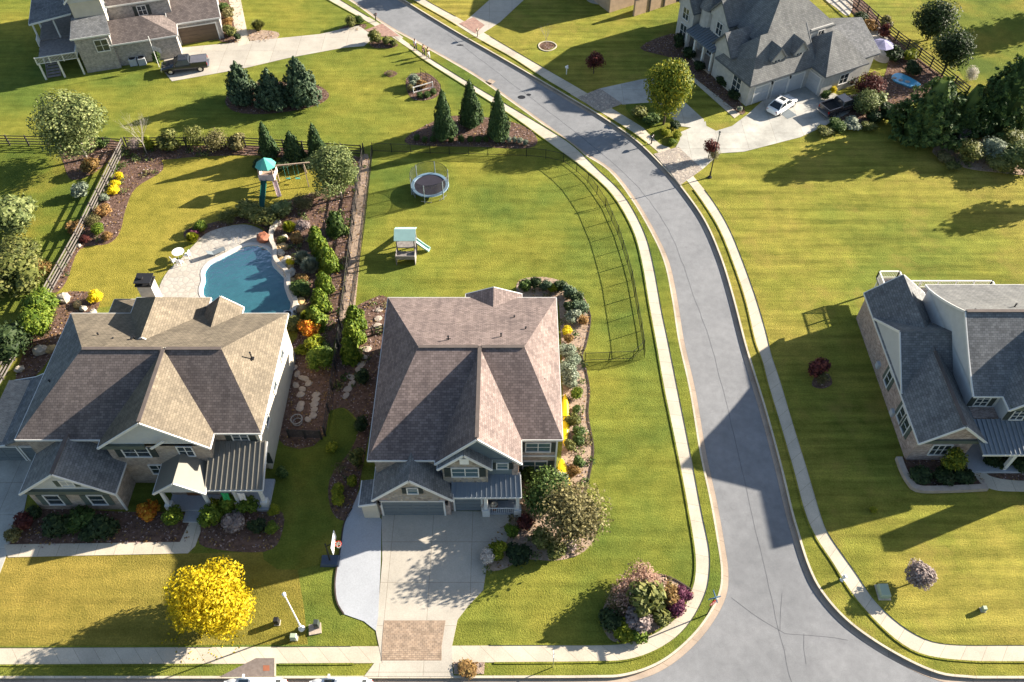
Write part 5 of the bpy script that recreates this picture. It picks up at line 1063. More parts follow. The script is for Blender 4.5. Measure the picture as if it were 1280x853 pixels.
# --- rows that repeat
ORD = ['first', 'second', 'third', 'fourth', 'fifth', 'sixth', 'seventh', 'eighth', 'ninth', 'tenth', 'eleventh', 'twelfth', 'thirteenth', 'fourteenth']
for i, (x, y) in enumerate(((521, 172), (531, 174), (541, 174), (552, 174), (564, 173.5), (576, 173.5), (588, 174), (598, 174), (607, 174), (628, 175), (636, 175), (643, 175), (650, 176), (657, 178))):
    shrub(x, y, 1.0 if x < 600 else .85, .8, 'ball', 'green' if x < 620 else 'silver', ORD[i] + ' small round shrub from the left, in front of the three cone evergreens', 'shrub', 'small round shrubs lining the evergreen bed', name='round_shrub')
for i, (x, y, h, w) in enumerate(((419, 278, 2.9, 2.2), (409, 322, 3.0, 2.3), (401, 310, 2.8, 2.0), (394, 295, 2.6, 1.8), (404, 352, 2.6, 2.0), (399, 374, 2.8, 2.2), (393, 396, 2.7, 2.2))):
    shrub(x, y, w*1.05, h, 'column', 'bright' if i > 0 else 'green', ['upright green conifer touching the plank fence, topmost of the row', 'upright green conifer in the row right of the pool, third down by the fence', 'upright green conifer tucked behind the third one down', 'upright green conifer set furthest left in the upper row', 'upright conifer just below the fourth fence post in the row right of the pool', 'upright conifer second from the bottom of the row right of the pool', 'lowest upright conifer of the row, just above the orange shrub'][i], 'conifer', 'upright conifers between pool and plank fence', name='conifer', base=False)
for i, (x, y, h) in enumerate(((443, 395, 2.8), (440, 414, 3.0), (437, 435, 3.2))):
    shrub(x, y, 2.2, h, 'column', 'bright', ['topmost bright conifer left of the centre house roof', 'middle bright conifer left of the centre house roof', 'lowest bright conifer left of the centre house roof'][i], 'conifer', 'bright conifers left of the centre house', name='conifer')
side = [(657, 357, 'green', 1.7), (669, 354, 'dark', 1.6), (681, 357, 'spruce', 1.5), (690, 360, 'lime', 1.3), (700, 358, 'dark', 1.6), (712, 364, 'spruce', 1.8), (722, 374, 'dark', 1.7), (724, 385, 'spruce', 2.0), (716, 396, 'silver', 1.9), (728, 400, 'rust', 1.3), (712, 384, 'dark', 1.8)]
wd = dict(green='green', dark='dark green', spruce='blue green', lime='yellow green', silver='silvery', rust='tawny')
for i, (x, y, lf, w) in enumerate(side): shrub(x, y, w, w*.8, 'loose', lf, '%s shrub, %s, of the curve behind the centre house, counted from its left' % (ORD[i], wd[lf]), 'shrub', 'shrubs round the back corner of the centre house')
side = [(708, 413, 'gold', 1.3), (711, 424, 'rust', 1.3), (709, 437, 'silver', 1.9), (714, 449, 'silver', 2.0), (711, 462, 'silver', 2.2), (715, 476, 'silver', 2.1), (722, 492, 'bright', 1.5), (721, 512, 'green', 1.0), (715, 525, 'olive', 1.7), (722, 538, 'green', 1.5), (724, 549, 'green', 1.3), (714, 555, 'olive', 1.3), (724, 577, 'green', 1.4), (716, 590, 'rust', 1.4)]
wd.update(gold='golden', bright='bright green', olive='olive')
for i, (x, y, lf, w) in enumerate(side): shrub(x, y, w, w*.75, 'loose', lf, '%s shrub, %s, along the right wall of the centre house, counted from the back' % (ORD[i], wd[lf]), 'shrub', 'shrubs down the right wall bed of the centre house')
# ------------------------------------------------------------------ fences
def rail_fence(name, label, pts, h, m, rails=4, step=2.4, rw=.13, post=.14, mesh=0, rt=.035, parts=True, cat_='fence', rm=None):
    pts = WP(pts); root = thing(name, label, cat_, (*pts[0], 0)); ps = every(pts, step); mb = MB()
    for k in range(rails):
        z = h*(.14 + .80*k/(rails-1)) if rails > 1 else h*.9
        for a, b in zip(ps, ps[1:]): mb.beam((*a, z), (*b, z), rt, rw)
    mb.build('rail', rm or m, root)
    for p in ps:
        q = MB(); q.box(p[0], p[1], 0, post, post, h*1.03); q.build('post', m, root)
    if mesh:
        mb = MB()
        for p in every(pts, mesh): mb.box(p[0], p[1], .04, .016, .016, h*.9)
        mb.build('picket', m, root)
    return root
rail_fence('rail_fence', 'long weathered four rail fence running diagonally down the left side', [(157, 186), (100, 303), (67, 362), (36, 420), (-10, 500)], 1.5, BLACKW, 4, 2.3, .17, rm=GREYW)
rail_fence('rail_fence', 'dark rail fence crossing the top left lawn behind the pale tree', [(-60, 180), (128, 184), (157, 186)], 1.4, BLACKW, 4, 2.4, .12)
rail_fence('rail_fence', 'dark rail fence along the back of the left yard behind the three evergreens', [(160, 184), (310, 184), (452, 194)], 1.4, BLACKW, 4, 2.4, .12)
rail_fence('rail_fence', 'dark plank fence running down between the left yard and the central lawn', [(455, 192), (440, 300), (424, 430), (414, 500), (407, 545)], 1.4, BLACKW, 3, 2.4, .12)
rail_fence('metal_fence', 'thin black metal fence running parallel to the plank fence along the central lawn', [(466, 191), (455, 290), (441, 385)], 1.2, BLACKM, 2, 2.4, .035, .05, mesh=.14, rt=.03)
rail_fence('metal_fence', 'curved black metal fence following the sidewalk round the central lawn', [(466, 190), (560, 193), (660, 196), (700, 200), (730, 222), (755, 256), (773, 296), (788, 345), (796, 388), (803, 426), (805, 449), (768, 450.5), (731, 452)], 1.3, BLACKM, 2, 2.3, .04, .06, mesh=.13, rt=.03)
rail_fence('rail_fence', 'brown rail fence slanting across the top right yard behind the shrubs', [(1050, -10), (1110, 44), (1160, 82), (1207, 120)], 1.4, BLACKW, 4, 2.3, .13)
rail_fence('rail_fence', 'short dark fence and gate closing the shaded gap right of the left house', [(362, 547), (402, 549)], 1.3, BLACKW, 7, 1.3, .10)
rail_fence('rail_fence', 'white two rail corner piece in the small roadside bed', [(517, 117), (541, 110)], .9, WHITEP, 2, 2.0, .12, .1)
rail_fence('metal_fence', 'thin black fence round the back of the small roadside bed', [(526, 94), (538, 102), (551, 114)], 1.0, BLACKM, 3, 1.3, .03, .05, rt=.03)
for i, (a, b) in enumerate((((452, 405), (481, 405)),)):
    rail_fence('rail_fence', 'short dark gate fence at the gravel step path left of the centre house', [(452, 424), (480, 416)], 1.2, BLACKW, 3, 1.3, .1)
rail_fence('rail_fence', 'black iron railing beside the left driveway below the low wing', [(2, 548), (22, 548)], 1.0, BLACKM, 3, 1.0, .03, .05, mesh=.15, rt=.03)
# ------------------------------------------------------------------ stones
rk = random.Random(3)
def rock(px, py, r, label, m=ROCK, flat=.55, group=None, name='boulder', category='boulder'):
    x, y = P(px, py); mb = MB(); mb.ball((0, 0, r*flat*.6), r, r*rk.uniform(.7, 1), r*flat, 9, 6, .16, rk)
    o = mb.build(name, m); o.location = (x, y, .02); o.rotation_euler = (0, 0, rk.uniform(0, 3)); return tag(o, label, category, group)
NEAR = ['topmost on the slope', 'second from the top', 'against the upper wall', 'by the small olive mound', 'in the middle of the upper group', 'above the silvery clumps', 'by the middle of the wall', 'below the golden mound', 'just right of the golden mound', 'by the tawny mound', 'above the green mound', 'below the green mound', 'at the end of the wall', 'lowest of all', 'halfway down the slope', 'touching the wall below the reddish boulder']
RW = [(356, 298), (355, 310), (351, 318), (352, 326), (357, 330), (363, 335), (362, 344), (366, 352), (359, 325), (371, 357), (372, 369), (376, 378), (370, 385), (378, 388), (366, 340), (349, 311)]
for i, (x, y) in enumerate(RW):
    rock(x, y, rk.uniform(.35, .6), ['pale boulder', 'ochre boulder'][i % 2] + ' right of the pool, ' + NEAR[i], ROCK if i % 2 == 0 else ROCKY, group='boulders on the pool slope')
rock(330, 300.5, .75, 'reddish round boulder at the top right of the pool', REDCLAY, .7)
rock(81, 375, .75, 'pale boulder in the mulch behind the left house'); rock(98, 382, .5, 'ochre boulder by the dark shrub shadow behind the left house', ROCKY); rock(105, 387, .45, 'small pale boulder nearest the tan roof behind the left house')
rock(117, 392, .4, 'smallest pale boulder at the roof corner behind the left house'); rock(99, 308, .3, 'small white rock at the lower tip of the fence bed'); rock(52, 440, .8, 'flat pale rock beside the low wing of the left house'); rock(65, 438, .6, 'second flat pale rock beside the low wing of the left house', ROCKY); rock(25, 463, .5, 'shaded round rock at the left edge beside the low wing')
SS = [(459, 437), (455, 447), (452, 456), (449, 462), (439, 472), (440, 480), (435, 487), (433, 495), (474, 388), (473, 399), (472, 408)]
for i, (x, y) in enumerate(SS):
    rock(x, y, .42, 'stepping stone left of the centre house, %s' % (ORD[i] + ' from the top of the shaded run' if i < 8 else ['nearest the back lawn', 'in the middle of the sunlit three', 'lowest of the sunlit three'][i-8]), STEP, .18, 'stepping stones left of the centre house', 'stepping_stone', 'stepping stone')
SS = [(368, 460), (372, 468), (378, 473), (382, 474), (386, 480), (370, 482), (378, 487), (376, 494), (395, 494), (395, 500), (393, 506), (393, 513), (392, 520), (385, 525), (375, 511), (376, 506)]
for i, (x, y) in enumerate(SS):
    rock(x, y, .38, 'pale flat stone in the court right of the left house, %s counted down' % (ORD + ['fifteenth', 'sixteenth'])[i], STEP, .2, 'flat stones in the shaded court', 'stepping_stone', 'stepping stone')
c = P(372, 528); mb = MB(); mb.ring((*c, .5), .5, .05, 24, 6); mb.ring((*c, .05), .4, .05, 24, 6); [mb.tube((c[0]+.5*math.cos(a), c[1]+.5*math.sin(a), .5), (c[0]+.4*math.cos(a), c[1]+.4*math.sin(a), .05), .02) for a in np.linspace(0, 6.28, 9)[:-1]]
tag(mb.build('fire_ring', simple('ring_metal', (.35, .33, .3), .6), at=(*c, 0)), 'round pale metal fire ring in the shaded court right of the left house', 'fire pit')
# ------------------------------------------------------------------ lamps, signs, mailboxes, utility boxes
def street_lamp(px, py, h, label, m):
    x, y = P(px, py); r = thing('street_lamp', label, 'street lamp', (x, y, 0))
    mb = MB(); mb.tube((x, y, 0), (x, y, .9), .10, .08, 12); mb.tube((x, y, .9), (x, y, h-.35), .06, .045, 10); mb.build('pole', m, r)
    mb = MB(); mb.tube((x, y, 0), (x, y, .12), .26, .22, 14); mb.build('base', m, r)
    mb = MB(); mb.tube((x, y, h-.35), (x, y, h-.3), .08, .12, 12); mb.tube((x, y, h-.05), (x, y, h+.06), .14, .04, 12); hd = mb.build('head', m, r)
    mb = MB(); mb.tube((x, y, h-.3), (x, y, h-.05), .08, .12, 12); mb.build('lantern_glass', SIDE_GREY, hd)
street_lamp(377, 786, 6.4, 'pale street lamp on the grass between the yellow tree and the driveway', WHITEP)
street_lamp(887, 222, 6.3, 'dark street lamp beside the stone apron on the right of the road', BLACKM)
def post_light(px, py, label, h=1.2, m=None):
    x, y = P(px, py); r = thing('mailbox', label, 'mailbox', (x, y, 0)); m = m or BLACKM
    MB().box(x, y, 0, .12, .12, h).build('post', m, r); mb = MB(); mb.box(x, y, h-.25, .22, .5, .12, R(30)); mb.tube((x-.12, y-.21, h-.12), (x+.13, y+.21, h-.12), .12, .12, 10); b = mb.build('box', m, r)
    MB().box(x+.16, y, h-.2, .02, .05, .28).build('flag', REDP, b)
for x, y, lb, m in ((470, 27, 'dark mailbox on the verge at the far end of the long driveway', BLACKM), (597, 46, 'pale mailbox beside the terracotta apron across the road', WOOD), (814, 180, 'dark mailbox on the verge just before the stone apron', BLACKM), (708, 93, 'white mailbox at the edge of the shadow beside the far sidewalk', WHITEP)): post_light(x, y, lb, m=m)
def util(px, py, sx, sy, h, m, label, name='utility_box'):
    x, y = P(px, py); r = thing(name, label, 'utility box', (x, y, 0)); MB().box(x, y, 0, sx*1.25, sy*1.25, .08).build('pad', WALK, r)
    mb = MB(); mb.box(x, y, .08, sx, sy, h*.8); mb.box(x, y, .08+h*.8, sx*1.04, sy*1.04, h*.2, 0, .86); b = mb.build('cabinet', m, r); MB().box(x, y-sy/2-.02, .3*h, sx*.7, .03, h*.45).build('hatch', m, b)
util(1103, 741, .75, 1.0, .5, GREENBOX, 'pale green utility box on the grass behind the lower right sidewalk'); util(1228, 763, .3, .3, .45, GREENBOX, 'tiny utility post in the striped lawn at the bottom right')
util(368, 798, .45, .35, .5, GREENBOX, 'small pale utility box right at the foot of the white street lamp'); util(347, 779, .35, .35, .7, BLACKM, 'short black utility post left of the white street lamp'); util(397, 783, .35, .4, .8, SHUT_D, 'dark utility post right of the white street lamp')
x, y = P(394, 787); tag(MB().box(x, y, 0, .9, .8, .12, .2).build('stone_slab', STEP, at=(x, y, 0)), 'flat brownish slab beside the dark utility post', 'slab')
def text_mesh(s, size, m, parent, loc, rot, name='lettering'):
    cu = bpy.data.curves.new(name, 'FONT'); cu.body = s; cu.size = size; cu.align_x = 'CENTER'; cu.align_y = 'CENTER'; cu.extrude = .004
    t = bpy.data.objects.new(name, cu); me = bpy.data.meshes.new_from_object(t); bpy.data.objects.remove(t); me.materials.clear(); me.materials.append(m)
    o = bpy.data.objects.new(name, me); C.objects.link(o); o.location = loc; o.rotation_euler = rot; o.parent = parent; return o
SIGNG = simple('sign_blue', (.10, .22, .36), .5, .03); SIGNR = simple('sign_red', (.45, .02, .02), .5, .03)
x, y = P(884, 768); r = thing('stop_sign', 'octagonal stop sign topped by two street name blades at the corner verge', 'street sign', (x, y, 0))
mb = MB(); mb.tube((x, y, 0), (x, y, 3.1), .05, .045, 10); mb.build('post', BLACKM, r)
mb = MB(); oc = [(.38*math.cos(R(22.5+45*i)), .38*math.sin(R(22.5+45*i))) for i in range(8)]
ang = R(-62); ca, sa = math.cos(ang), math.sin(ang)   # faces traffic coming along the big road
vs = [(x + .07*ca - a*sa, y + .07*sa + a*ca, 2.35+b) for a, b in oc] + [(x + .10*ca - a*sa, y + .10*sa + a*ca, 2.35+b) for a, b in oc]
mb.add(vs, [tuple(range(7, -1, -1)), tuple(range(8, 16))] + [(i, (i+1) % 8, (i+1) % 8+8, i+8) for i in range(8)]); pl_ = mb.build('plate', SIGNR, r)
text_mesh('STOP', .24, WHITEP, pl_, (.112*ca, .112*sa, 2.35), (R(90), 0, ang+R(90)))
for k, (a, z) in enumerate(((R(15), 2.95), (R(100), 3.2))):
    MB().box(x, y, z, .95, .03, .2, a).build('street_name_blade', SIGNG, r)
x, y = P(691, 834); r = thing('road_sign', 'thin sign post with a small pale plate on the bottom verge right of the driveway', 'street sign', (x, y, 0))
MB().tube((x, y, 0), (x, y, 2.7), .04, .035, 8).build('post', CHROME, r); MB().box(x-.05, y, 1.9, .03, .55, .75).build('plate', WHITEP, r)
x, y = P(901, 752); 
# ------------------------------------------------------------------ play sets, trampoline, basketball hoop
x, y = P(538, 239, 0); r = thing('trampoline', 'round trampoline with a pale blue pad and a net enclosure on the central lawn', 'trampoline', (x, y, 0)); Rt = 2.05
m_, nn, ll, bb = newmat('netting'); tr_ = nn.new('ShaderNodeBsdfTransparent'); mxx = nn.new('ShaderNodeMixShader'); mxx.inputs[0].default_value = .4; bb.inputs['Base Color'].default_value = (.03, .03, .035, 1)
ll.new(tr_.outputs[0], mxx.inputs[1]); ll.new(bb.outputs[0], mxx.inputs[2]); ll.new(mxx.outputs[0], nn['Material Output'].inputs[0]); NET = m_
mb = MB(); mb.tube((x, y, .86), (x, y, .88), 1.78, n=40); mb.build('jumping_mat', simple('mat_black', (.05, .045, .06), .7), r)
mb = MB(); n = 40; vs = [(x+q*math.cos(2*math.pi*i/n), y+q*math.sin(2*math.pi*i/n), z) for q, z in ((1.74, .89), (1.78, .94), (2.08, .94), (2.12, .87)) for i in range(n)]
mb.add(vs, [(k*n+i, (k+1)*n+i, (k+1)*n+(i+1) % n, k*n+(i+1) % n)[::-1] for k in range(3) for i in range(n)]); mb.build('pad', BLUEPAD, r)
for k in range(6):
    a = k*math.pi/3 + .3; px_, py_ = x+2.12*math.cos(a), y+2.12*math.sin(a); mb = MB(); mb.tube((px_, py_, 0), (px_, py_, 2.5), .045, n=8); mb.build('net_pole', simple('pole_foam', (.32, .38, .42), .6) if 'pole_foam' not in MAT else MAT['pole_foam'], r)
    b = a + .35; mb = MB(); mb.tube((x+2*math.cos(a-.25), y+2*math.sin(a-.25), .03), (x+2*math.cos(b), y+2*math.sin(b), .03), .03); mb.tube((x+2*math.cos(b), y+2*math.sin(b), .03), (x+2*math.cos(b), y+2*math.sin(b), .86), .03); mb.build('leg', CHROME, r)
mb = MB(); mb.ring((x, y, 2.5), 2.1, .02, 40, 5); mb.ring((x, y, .86), 2.05, .03, 40, 5); mb.build('top_hoop', BLACKM, r)
mb = MB(); n = 40; mb.add([(x+2.1*math.cos(2*math.pi*i/n), y+2.1*math.sin(2*math.pi*i/n), z) for z in (.9, 2.5) for i in range(n)], [(i, (i+1) % n, (i+1) % n+n, i+n) for i in range(n)]); mb.build('net', NET, r)
# plastic play set on the central lawn
x, y = P(509, 319, 0); r = thing('play_set', 'pale teal play tower with two slides on the central lawn', 'play set', (x, y, 0))
for a, b in ((-.9, -.75), (.9, -.75), (-.9, .75), (.9, .75)): MB().box(x+a, y+b+.6, 0, .13, .13, 2.6).build('post', DECKW, r)
MB().b2(x-1.0, x+1.0, y-.25, y+1.45, 1.25, 1.37).build('platform', DECKW, r)
mb = MB(); mb.slab([(x-1.1, y+.6, 3.1), (x+1.1, y+.6, 3.1), (x+1.1, y+1.6, 2.45), (x-1.1, y+1.6, 2.45)], .06); mb.slab([(x-1.1, y-.45, 2.45), (x+1.1, y-.45, 2.45), (x+1.1, y+.6, 3.1), (x-1.1, y+.6, 3.1)], .06); mb.build('roof', TEALL, r)
mb = MB(); mb.b2(x-.95, x+.95, y-1.5, y-.3, .8, .86); mb.b2(x-.95, x+.95, y-1.5, y-1.44, .86, 1.3); mb.b2(x-1.0, x-.93, y-1.5, y-.3, 0, 1.2); mb.b2(x+.93, x+1.0, y-1.5, y-.3, 0, 1.2); mb.build('climbing_deck', DECKW, r)
def slide(root, a, b, w, m):
    a, b = Vector(a), Vector(b); d = (b-a); t = Vector((-d.y, d.x, 0)).normalized()*w/2; mb = MB(); n = 8; rows = []
    for i in range(n+1):
        f = i/n; p = a.lerp(b, f); p.z = b.z + (a.z-b.z)*(1-f)**1.15; rows.append(p)
    for p, q in zip(rows, rows[1:]):
        mb.slab([p-t, q-t, q+t, p+t], .05)
        for s_ in (-1, 1): mb.beam(p+t*s_+Vector((0, 0, .07)), q+t*s_+Vector((0, 0, .07)), .06, .2)
    return mb.build('slide', m, root)
slide(r, (x-.2, y+1.5, 1.35), (x-.2, y+3.9, .12), .55, WHITEP); slide(r, (x+.5, y+1.2, 1.35), (x+2.3, y+.6, .12), .5, TEALL)
mb = MB(); [mb.tube((x+1.0+.0, y-.2+.25*i, .1), (x+1.0, y-.2+.25*i, 1.3), .02) for i in range(5)]; [mb.tube((x+1.02, y-.2, .25*i+.2), (x+1.02, y+.9, .25*i+.2), .02) for i in range(4)]; mb.build('climbing_net', BLACKM, r)
# canopy play set of the left yard
x, y = P(338, 236, 0); r = thing('play_set', 'play tower with a dark green pyramid canopy, green slide and swing beam', 'play set', (x, y, 0))
for a, b in ((-.75, -.2), (.75, -.2), (-.75, 1.3), (.75, 1.3)): MB().box(x+a, y+b, 0, .12, .12, 2.9).build('post', WOOD, r)
MB().b2(x-.85, x+.85, y-.3, y+1.4, 1.3, 1.4).build('platform', WOOD, r)
mb = MB(); c_ = (x, y+.55, 3.9); n = 8; rim = [(x+1.15*math.cos(R(22.5+45*i)), y+.55+1.15*math.sin(R(22.5+45*i)), 2.95) for i in range(n)]
mb.add(rim + [c_] + [(a, b, c-.06) for a, b, c in rim], [(i, (i+1) % n, n) for i in range(n)] + [(i, i+n+1, (i+1) % n+n+1, (i+1) % n) for i in range(n)] + [tuple(range(2*n, n, -1))]); mb.build('canopy', TEALP, r)
mb = MB(); mb.b2(x-.85, x+.85, y-.32, y-.27, 1.4, 2.2); mb.b2(x-.87, x-.82, y-.3, y+1.4, 1.4, 2.1); mb.b2(x+.82, x+.87, y-.3, y+1.4, 1.4, 2.1); mb.build('side_panel', simple('panel_pale_pink', (.62, .5, .47), .7) , r)
slide(r, (x-.35, y-.3, 1.4), (x-.35, y-3.3, .12), .55, DKGREEN); slide(r, (x+.75, y-.1, 1.3), (x+1.3, y-1.5, .12), .45, MAT['panel_pale_pink'])
mb = MB(); mb.beam((x+.7, y+1.0, 2.4), (x+4.6, y+1.6, 2.4), .14); mb.beam((x+3.9, y+1.5, 2.4), (x+4.3, y+.3, 0), .1); mb.beam((x+3.9, y+1.5, 2.4), (x+3.7, y+2.7, 0), .1); mb.build('swing_beam', WOOD, r)
for k in (1.9, 3.0):
    mb = MB(); mb.box(x+k, y+1.15, .5, .5, .2, .05); [mb.tube((x+k+q, y+1.15, .5), (x+k+q, y+1.2, 2.4), .012) for q in (-.22, .22)]; mb.build('swing', TEALP, r)
# basketball hoop
x, y = P(413, 702); r = thing('basketball_hoop', 'portable basketball hoop beside the new concrete pad', 'basketball hoop', (x, y, 0))
mb = MB(); mb.box(x, y, 0, 1.5, .95, .28, 0, .85); mb.build('base', simple('hoop_base', (.06, .08, .12), .5), r)
MB().beam((x, y, .2), (x+.1, y, 3.0), .1).beam((x+.1, y, 2.6), (x+.75, y, 3.2), .07).build('pole', BLACKM, r)
mb = MB(); mb.b2(x+.75, x+.80, y-.75, y+.75, 2.75, 3.8); bb_ = mb.build('backboard', WHITEP, r); MB().b2(x+.79, x+.815, y-.3, y+.3, 2.95, 3.0).b2(x+.79, x+.815, y-.3, y+.3, 3.35, 3.4).b2(x+.79, x+.815, y-.3, y-.25, 2.95, 3.4).b2(x+.79, x+.815, y+.25, y+.3, 2.95, 3.4).build('target_square', REDP, bb_)
MB().ring((x+1.1, y, 3.05), .23, .02, 20, 6).beam((x+.8, y, 3.05), (x+.88, y, 3.05), .1, .03).build('rim', REDP, r)
mb = MB(); [mb.tube((x+1.1+.22*math.cos(a), y+.22*math.sin(a), 3.04), (x+1.1+.13*math.cos(a+.4), y+.13*math.sin(a+.4), 2.6), .01, n=4) for a in np.linspace(0, 6.28, 13)[:-1]]; mb.build('net', WHITEP, r)
# kayaks against the house wall
def kayak(a, b, w, label):
    a, b = Vector((*a, .35)), Vector((*b, .35)); d = b-a; t = Vector((-d.y, d.x, 0)).normalized(); n = 14; k = 10; mb = MB(); vs = []
    for i in range(n+1):
        f = i/n; c = a.lerp(b, f); hw = max(.02, w/2*math.sin(math.pi*f)**.55); hh = .2*math.sin(math.pi*f)**.4+.02; c.z += .12*(2*f-1)**2
        vs += [c + t*hw*math.cos(6.283*j/k) + Vector((0, 0, hh*math.sin(6.283*j/k))) for j in range(k)]
    mb.add(vs, [(i*k+j, i*k+(j+1) % k, (i+1)*k+(j+1) % k, (i+1)*k+j) for i in range(n) for j in range(k)])
    r = thing('kayak', label, 'kayak', (a.x, a.y, 0)); mb.build('hull', YELLOWP, r, smooth=True)
    c = a.lerp(b, .5); mb = MB(); mb.ring((c.x, c.y, c.z+.19), .27, .035, 18, 6); mb.tube((c.x, c.y, c.z+.12), (c.x, c.y, c.z+.17), .25, n=14); mb.build('cockpit', RUBBER, r)
kayak(P(702, 574, .4), P(707, 620, .4), 1.0, 'bright yellow kayak by the front right corner of the centre house')
kayak(P(706.5, 493, .4), P(706, 558, .4), .8, 'bright yellow kayak lying along the middle of the right wall of the centre house')
# porch bits of the centre house
x, y = P(614, 640, .5); 
for k, (a, lb) in enumerate(((600, 'white flowers in a planter at the left end of the centre porch'), (612, 'pink flowers in a planter on the centre porch steps'))):
    c = P(a+6, 634, .6); pt = thing('flower_pot', lb, 'flower pot', (*c, .3)); MB().tube((*c, .3), (*c, .8), .2, .28, 12).build('pot', REDCLAY, pt); mesh_obj('flowers', proto(('ball', 'white', 9), lambda: cloud('flowers', L['white'], 500, .1, 9, 5, .5)), pt, (.8, .8, .5), (0, 0, .5))
# pool furniture
x, y = P(225, 321); r = thing('patio_table', 'round pale patio table at the left end of the pool deck', 'table', (x, y, 0)); MB().tube((x, y, .7), (x, y, .74), .62, n=24).build('table_top', WHITEP, r); mb = MB(); [mb.tube((x+.4*math.cos(a), y+.4*math.sin(a), .03), (x+.3*math.cos(a), y+.3*math.sin(a), .7), .025) for a in (0, 1.57, 3.14, 4.71)]; mb.build('leg', WHITEP, r)
def chair(px, py, rz, label, group):
    x, y = P(px, py); r = thing('patio_chair', label, 'chair', (x, y, 0), rz, group)
    MB().box(0, 0, .4, .5, .5, .05).build('seat', WHITEP, r); MB().box(-.24, 0, .42, .05, .5, .5).build('backrest', WHITEP, r)
    for a in (-.22, .22):
        for b in (-.22, .22): MB().box(a, b, .02, .04, .04, .4).build('leg', WHITEP, r)
for i, (a, b, q, lb) in enumerate(((215, 318, 0, 'white patio chair on the lawn side of the pool table'), (226, 331, 1.4, 'white patio chair below the pool table'), (235, 322, 3.1, 'white patio chair on the pool side of the table'), (219, 329, .8, 'white patio chair at the lower left of the pool table'))): chair(a, b, q, lb, 'chairs round the pool table')
x, y = P(298, 304); r = thing('pool_handrail', 'small bright metal rail standing at the top edge of the pool', 'handrail', (x, y, 0)); mb = MB(); [mb.tube((x+a, y, 0), (x+a, y, .9), .025) for a in (-.25, .25)]; [mb.tube((x+a, y, .9), (x+a, y-.5, .6), .025) for a in (-.25, .25)]; mb.build('rail', CHROME, r)
for i, (a, b, lb) in enumerate(((272, 317, 'low dark lounger on the upper left pool deck'), (362, 400, 'covered pale spa unit at the back right corner of the left house'))):
    x, y = P(a, b)
    if i == 0:
        r = thing('lounge_chair', lb, 'lounger', (x, y, 0), R(35)); MB().box(.2, 0, .25, 1.3, .6, .07).build('seat', GARAGE_D, r); MB().slab([(-.45, -.3, .32), (-.45, .3, .32), (-1.0, .3, .75), (-1.0, -.3, .75)], .06).build('backrest', GARAGE_D, r)
        for q, w_ in ((.7, -.25), (.7, .25), (-.4, -.25), (-.4, .25)): MB().box(q, w_, .03, .05, .05, .22).build('leg', BLACKM, r)
    else:
        r = thing('air_conditioner', 'pale outdoor cooling unit at the back right corner of the left house', 'cooling unit', (x, y, 0)); MB().box(x, y, .05, .9, .9, .85).build('case', GARAGE_W, r); MB().tube((x, y, .9), (x, y, .93), .36, n=20).build('fan_grille', BLACKM, r)
# things on the right wing of the painted house
x, y = P(1100, 65, .8); r = thing('patio_umbrella', 'purple and white patio umbrella behind the low wing at the top right', 'umbrella', (x, y, 0)); MB().tube((x, y, 0), (x, y, 2.3), .03).build('pole', WHITEP, r)
mb = MB(); n = 8; rim = [(x+1.5*math.cos(6.283*i/n), y+1.5*math.sin(6.283*i/n), 1.9) for i in range(n)]; mb.add(rim+[(x, y, 2.5)]+[(a, b, c-.04) for a, b, c in rim], [(i, (i+1) % n, n) for i in range(n)]+[(i, i+n+1, (i+1) % n+n+1, (i+1) % n) for i in range(n)]+[tuple(range(2*n, n, -1))]); mb.build('canopy', simple('umbrella_lilac', (.28, .27, .40), .8, .3, 2), r)
area('patio', [(1082, 40), (1104, 36), (1112, 60), (1110, 78), (1095, 76), (1084, 62)], PATIO, .03)
sp = WP([(1114, 97), (1122, 93), (1134, 97), (1146, 104), (1150, 108), (1140, 111), (1128, 107), (1118, 103)]); o = sheet('garden_pond', cat(sp, 4, True), [], .22, glass('pond_blue', (.10, .40, .62)), .2); tag(o, 'small bright blue kidney shaped pond beside the cypresses', 'pond')
for i, (a, b) in enumerate(((1118, 98), (1126, 101), (1134, 103))): shrub(a, b, .8, .35, 'ball', 'white', '%s white floating clump on the small blue pond, counted from the left' % ORD[i], 'water plant', 'white clumps on the blue pond')
x, y = P(1050, 0, .3); 
tag(struct(sheet('patio', cat(WP([(1030, -4), (1045, 10), (1060, 20), (1066, 5), (1062, -12)]), 4, True), [], .03, PATIO, .05)), 'x', 'x') if False else area('patio', [(1030, -4), (1045, 10), (1060, 20), (1066, 5), (1062, -12)], PATIO, .03)
# ------------------------------------------------------------------ vehicles
TYRE = RUBBER; GL = glass('car_glass', (.02, .025, .03)); LAMPW = simple('lamp_clear', (.7, .7, .7), .2); LAMPR = simple('lamp_red', (.4, .01, .01), .3)
def loft(stations, m, root, name, k=1.0):
    "stations: x, half width at sill / belt / top, z sill / belt / top"
    mb = MB(); vs = []
    for x, w0, w1, w2, z0, z1, z2 in stations:
        half = [(w0*.9, z0), (w0, z0+.12), (w1, (z0+z1)/2), (w1*.985, z1), (w2, z2-.03), (w2*.9, z2)]
        vs += [(x, a, z) for a, z in half] + [(x, -a, z) for a, z in half[::-1]]
    n = 12; S_ = len(stations)
    mb.add(vs, [(i*n+j, i*n+(j+1) % n, (i+1)*n+(j+1) % n, (i+1)*n+j) for i in range(S_-1) for j in range(n)] + [tuple(range(n-1, -1, -1)), tuple((S_-1)*n+j for j in range(n))])
    o = mb.build(name, m, root, smooth=True)
    md = o.modifiers.new('edge', 'EDGE_SPLIT'); md.split_angle = R(38); return o
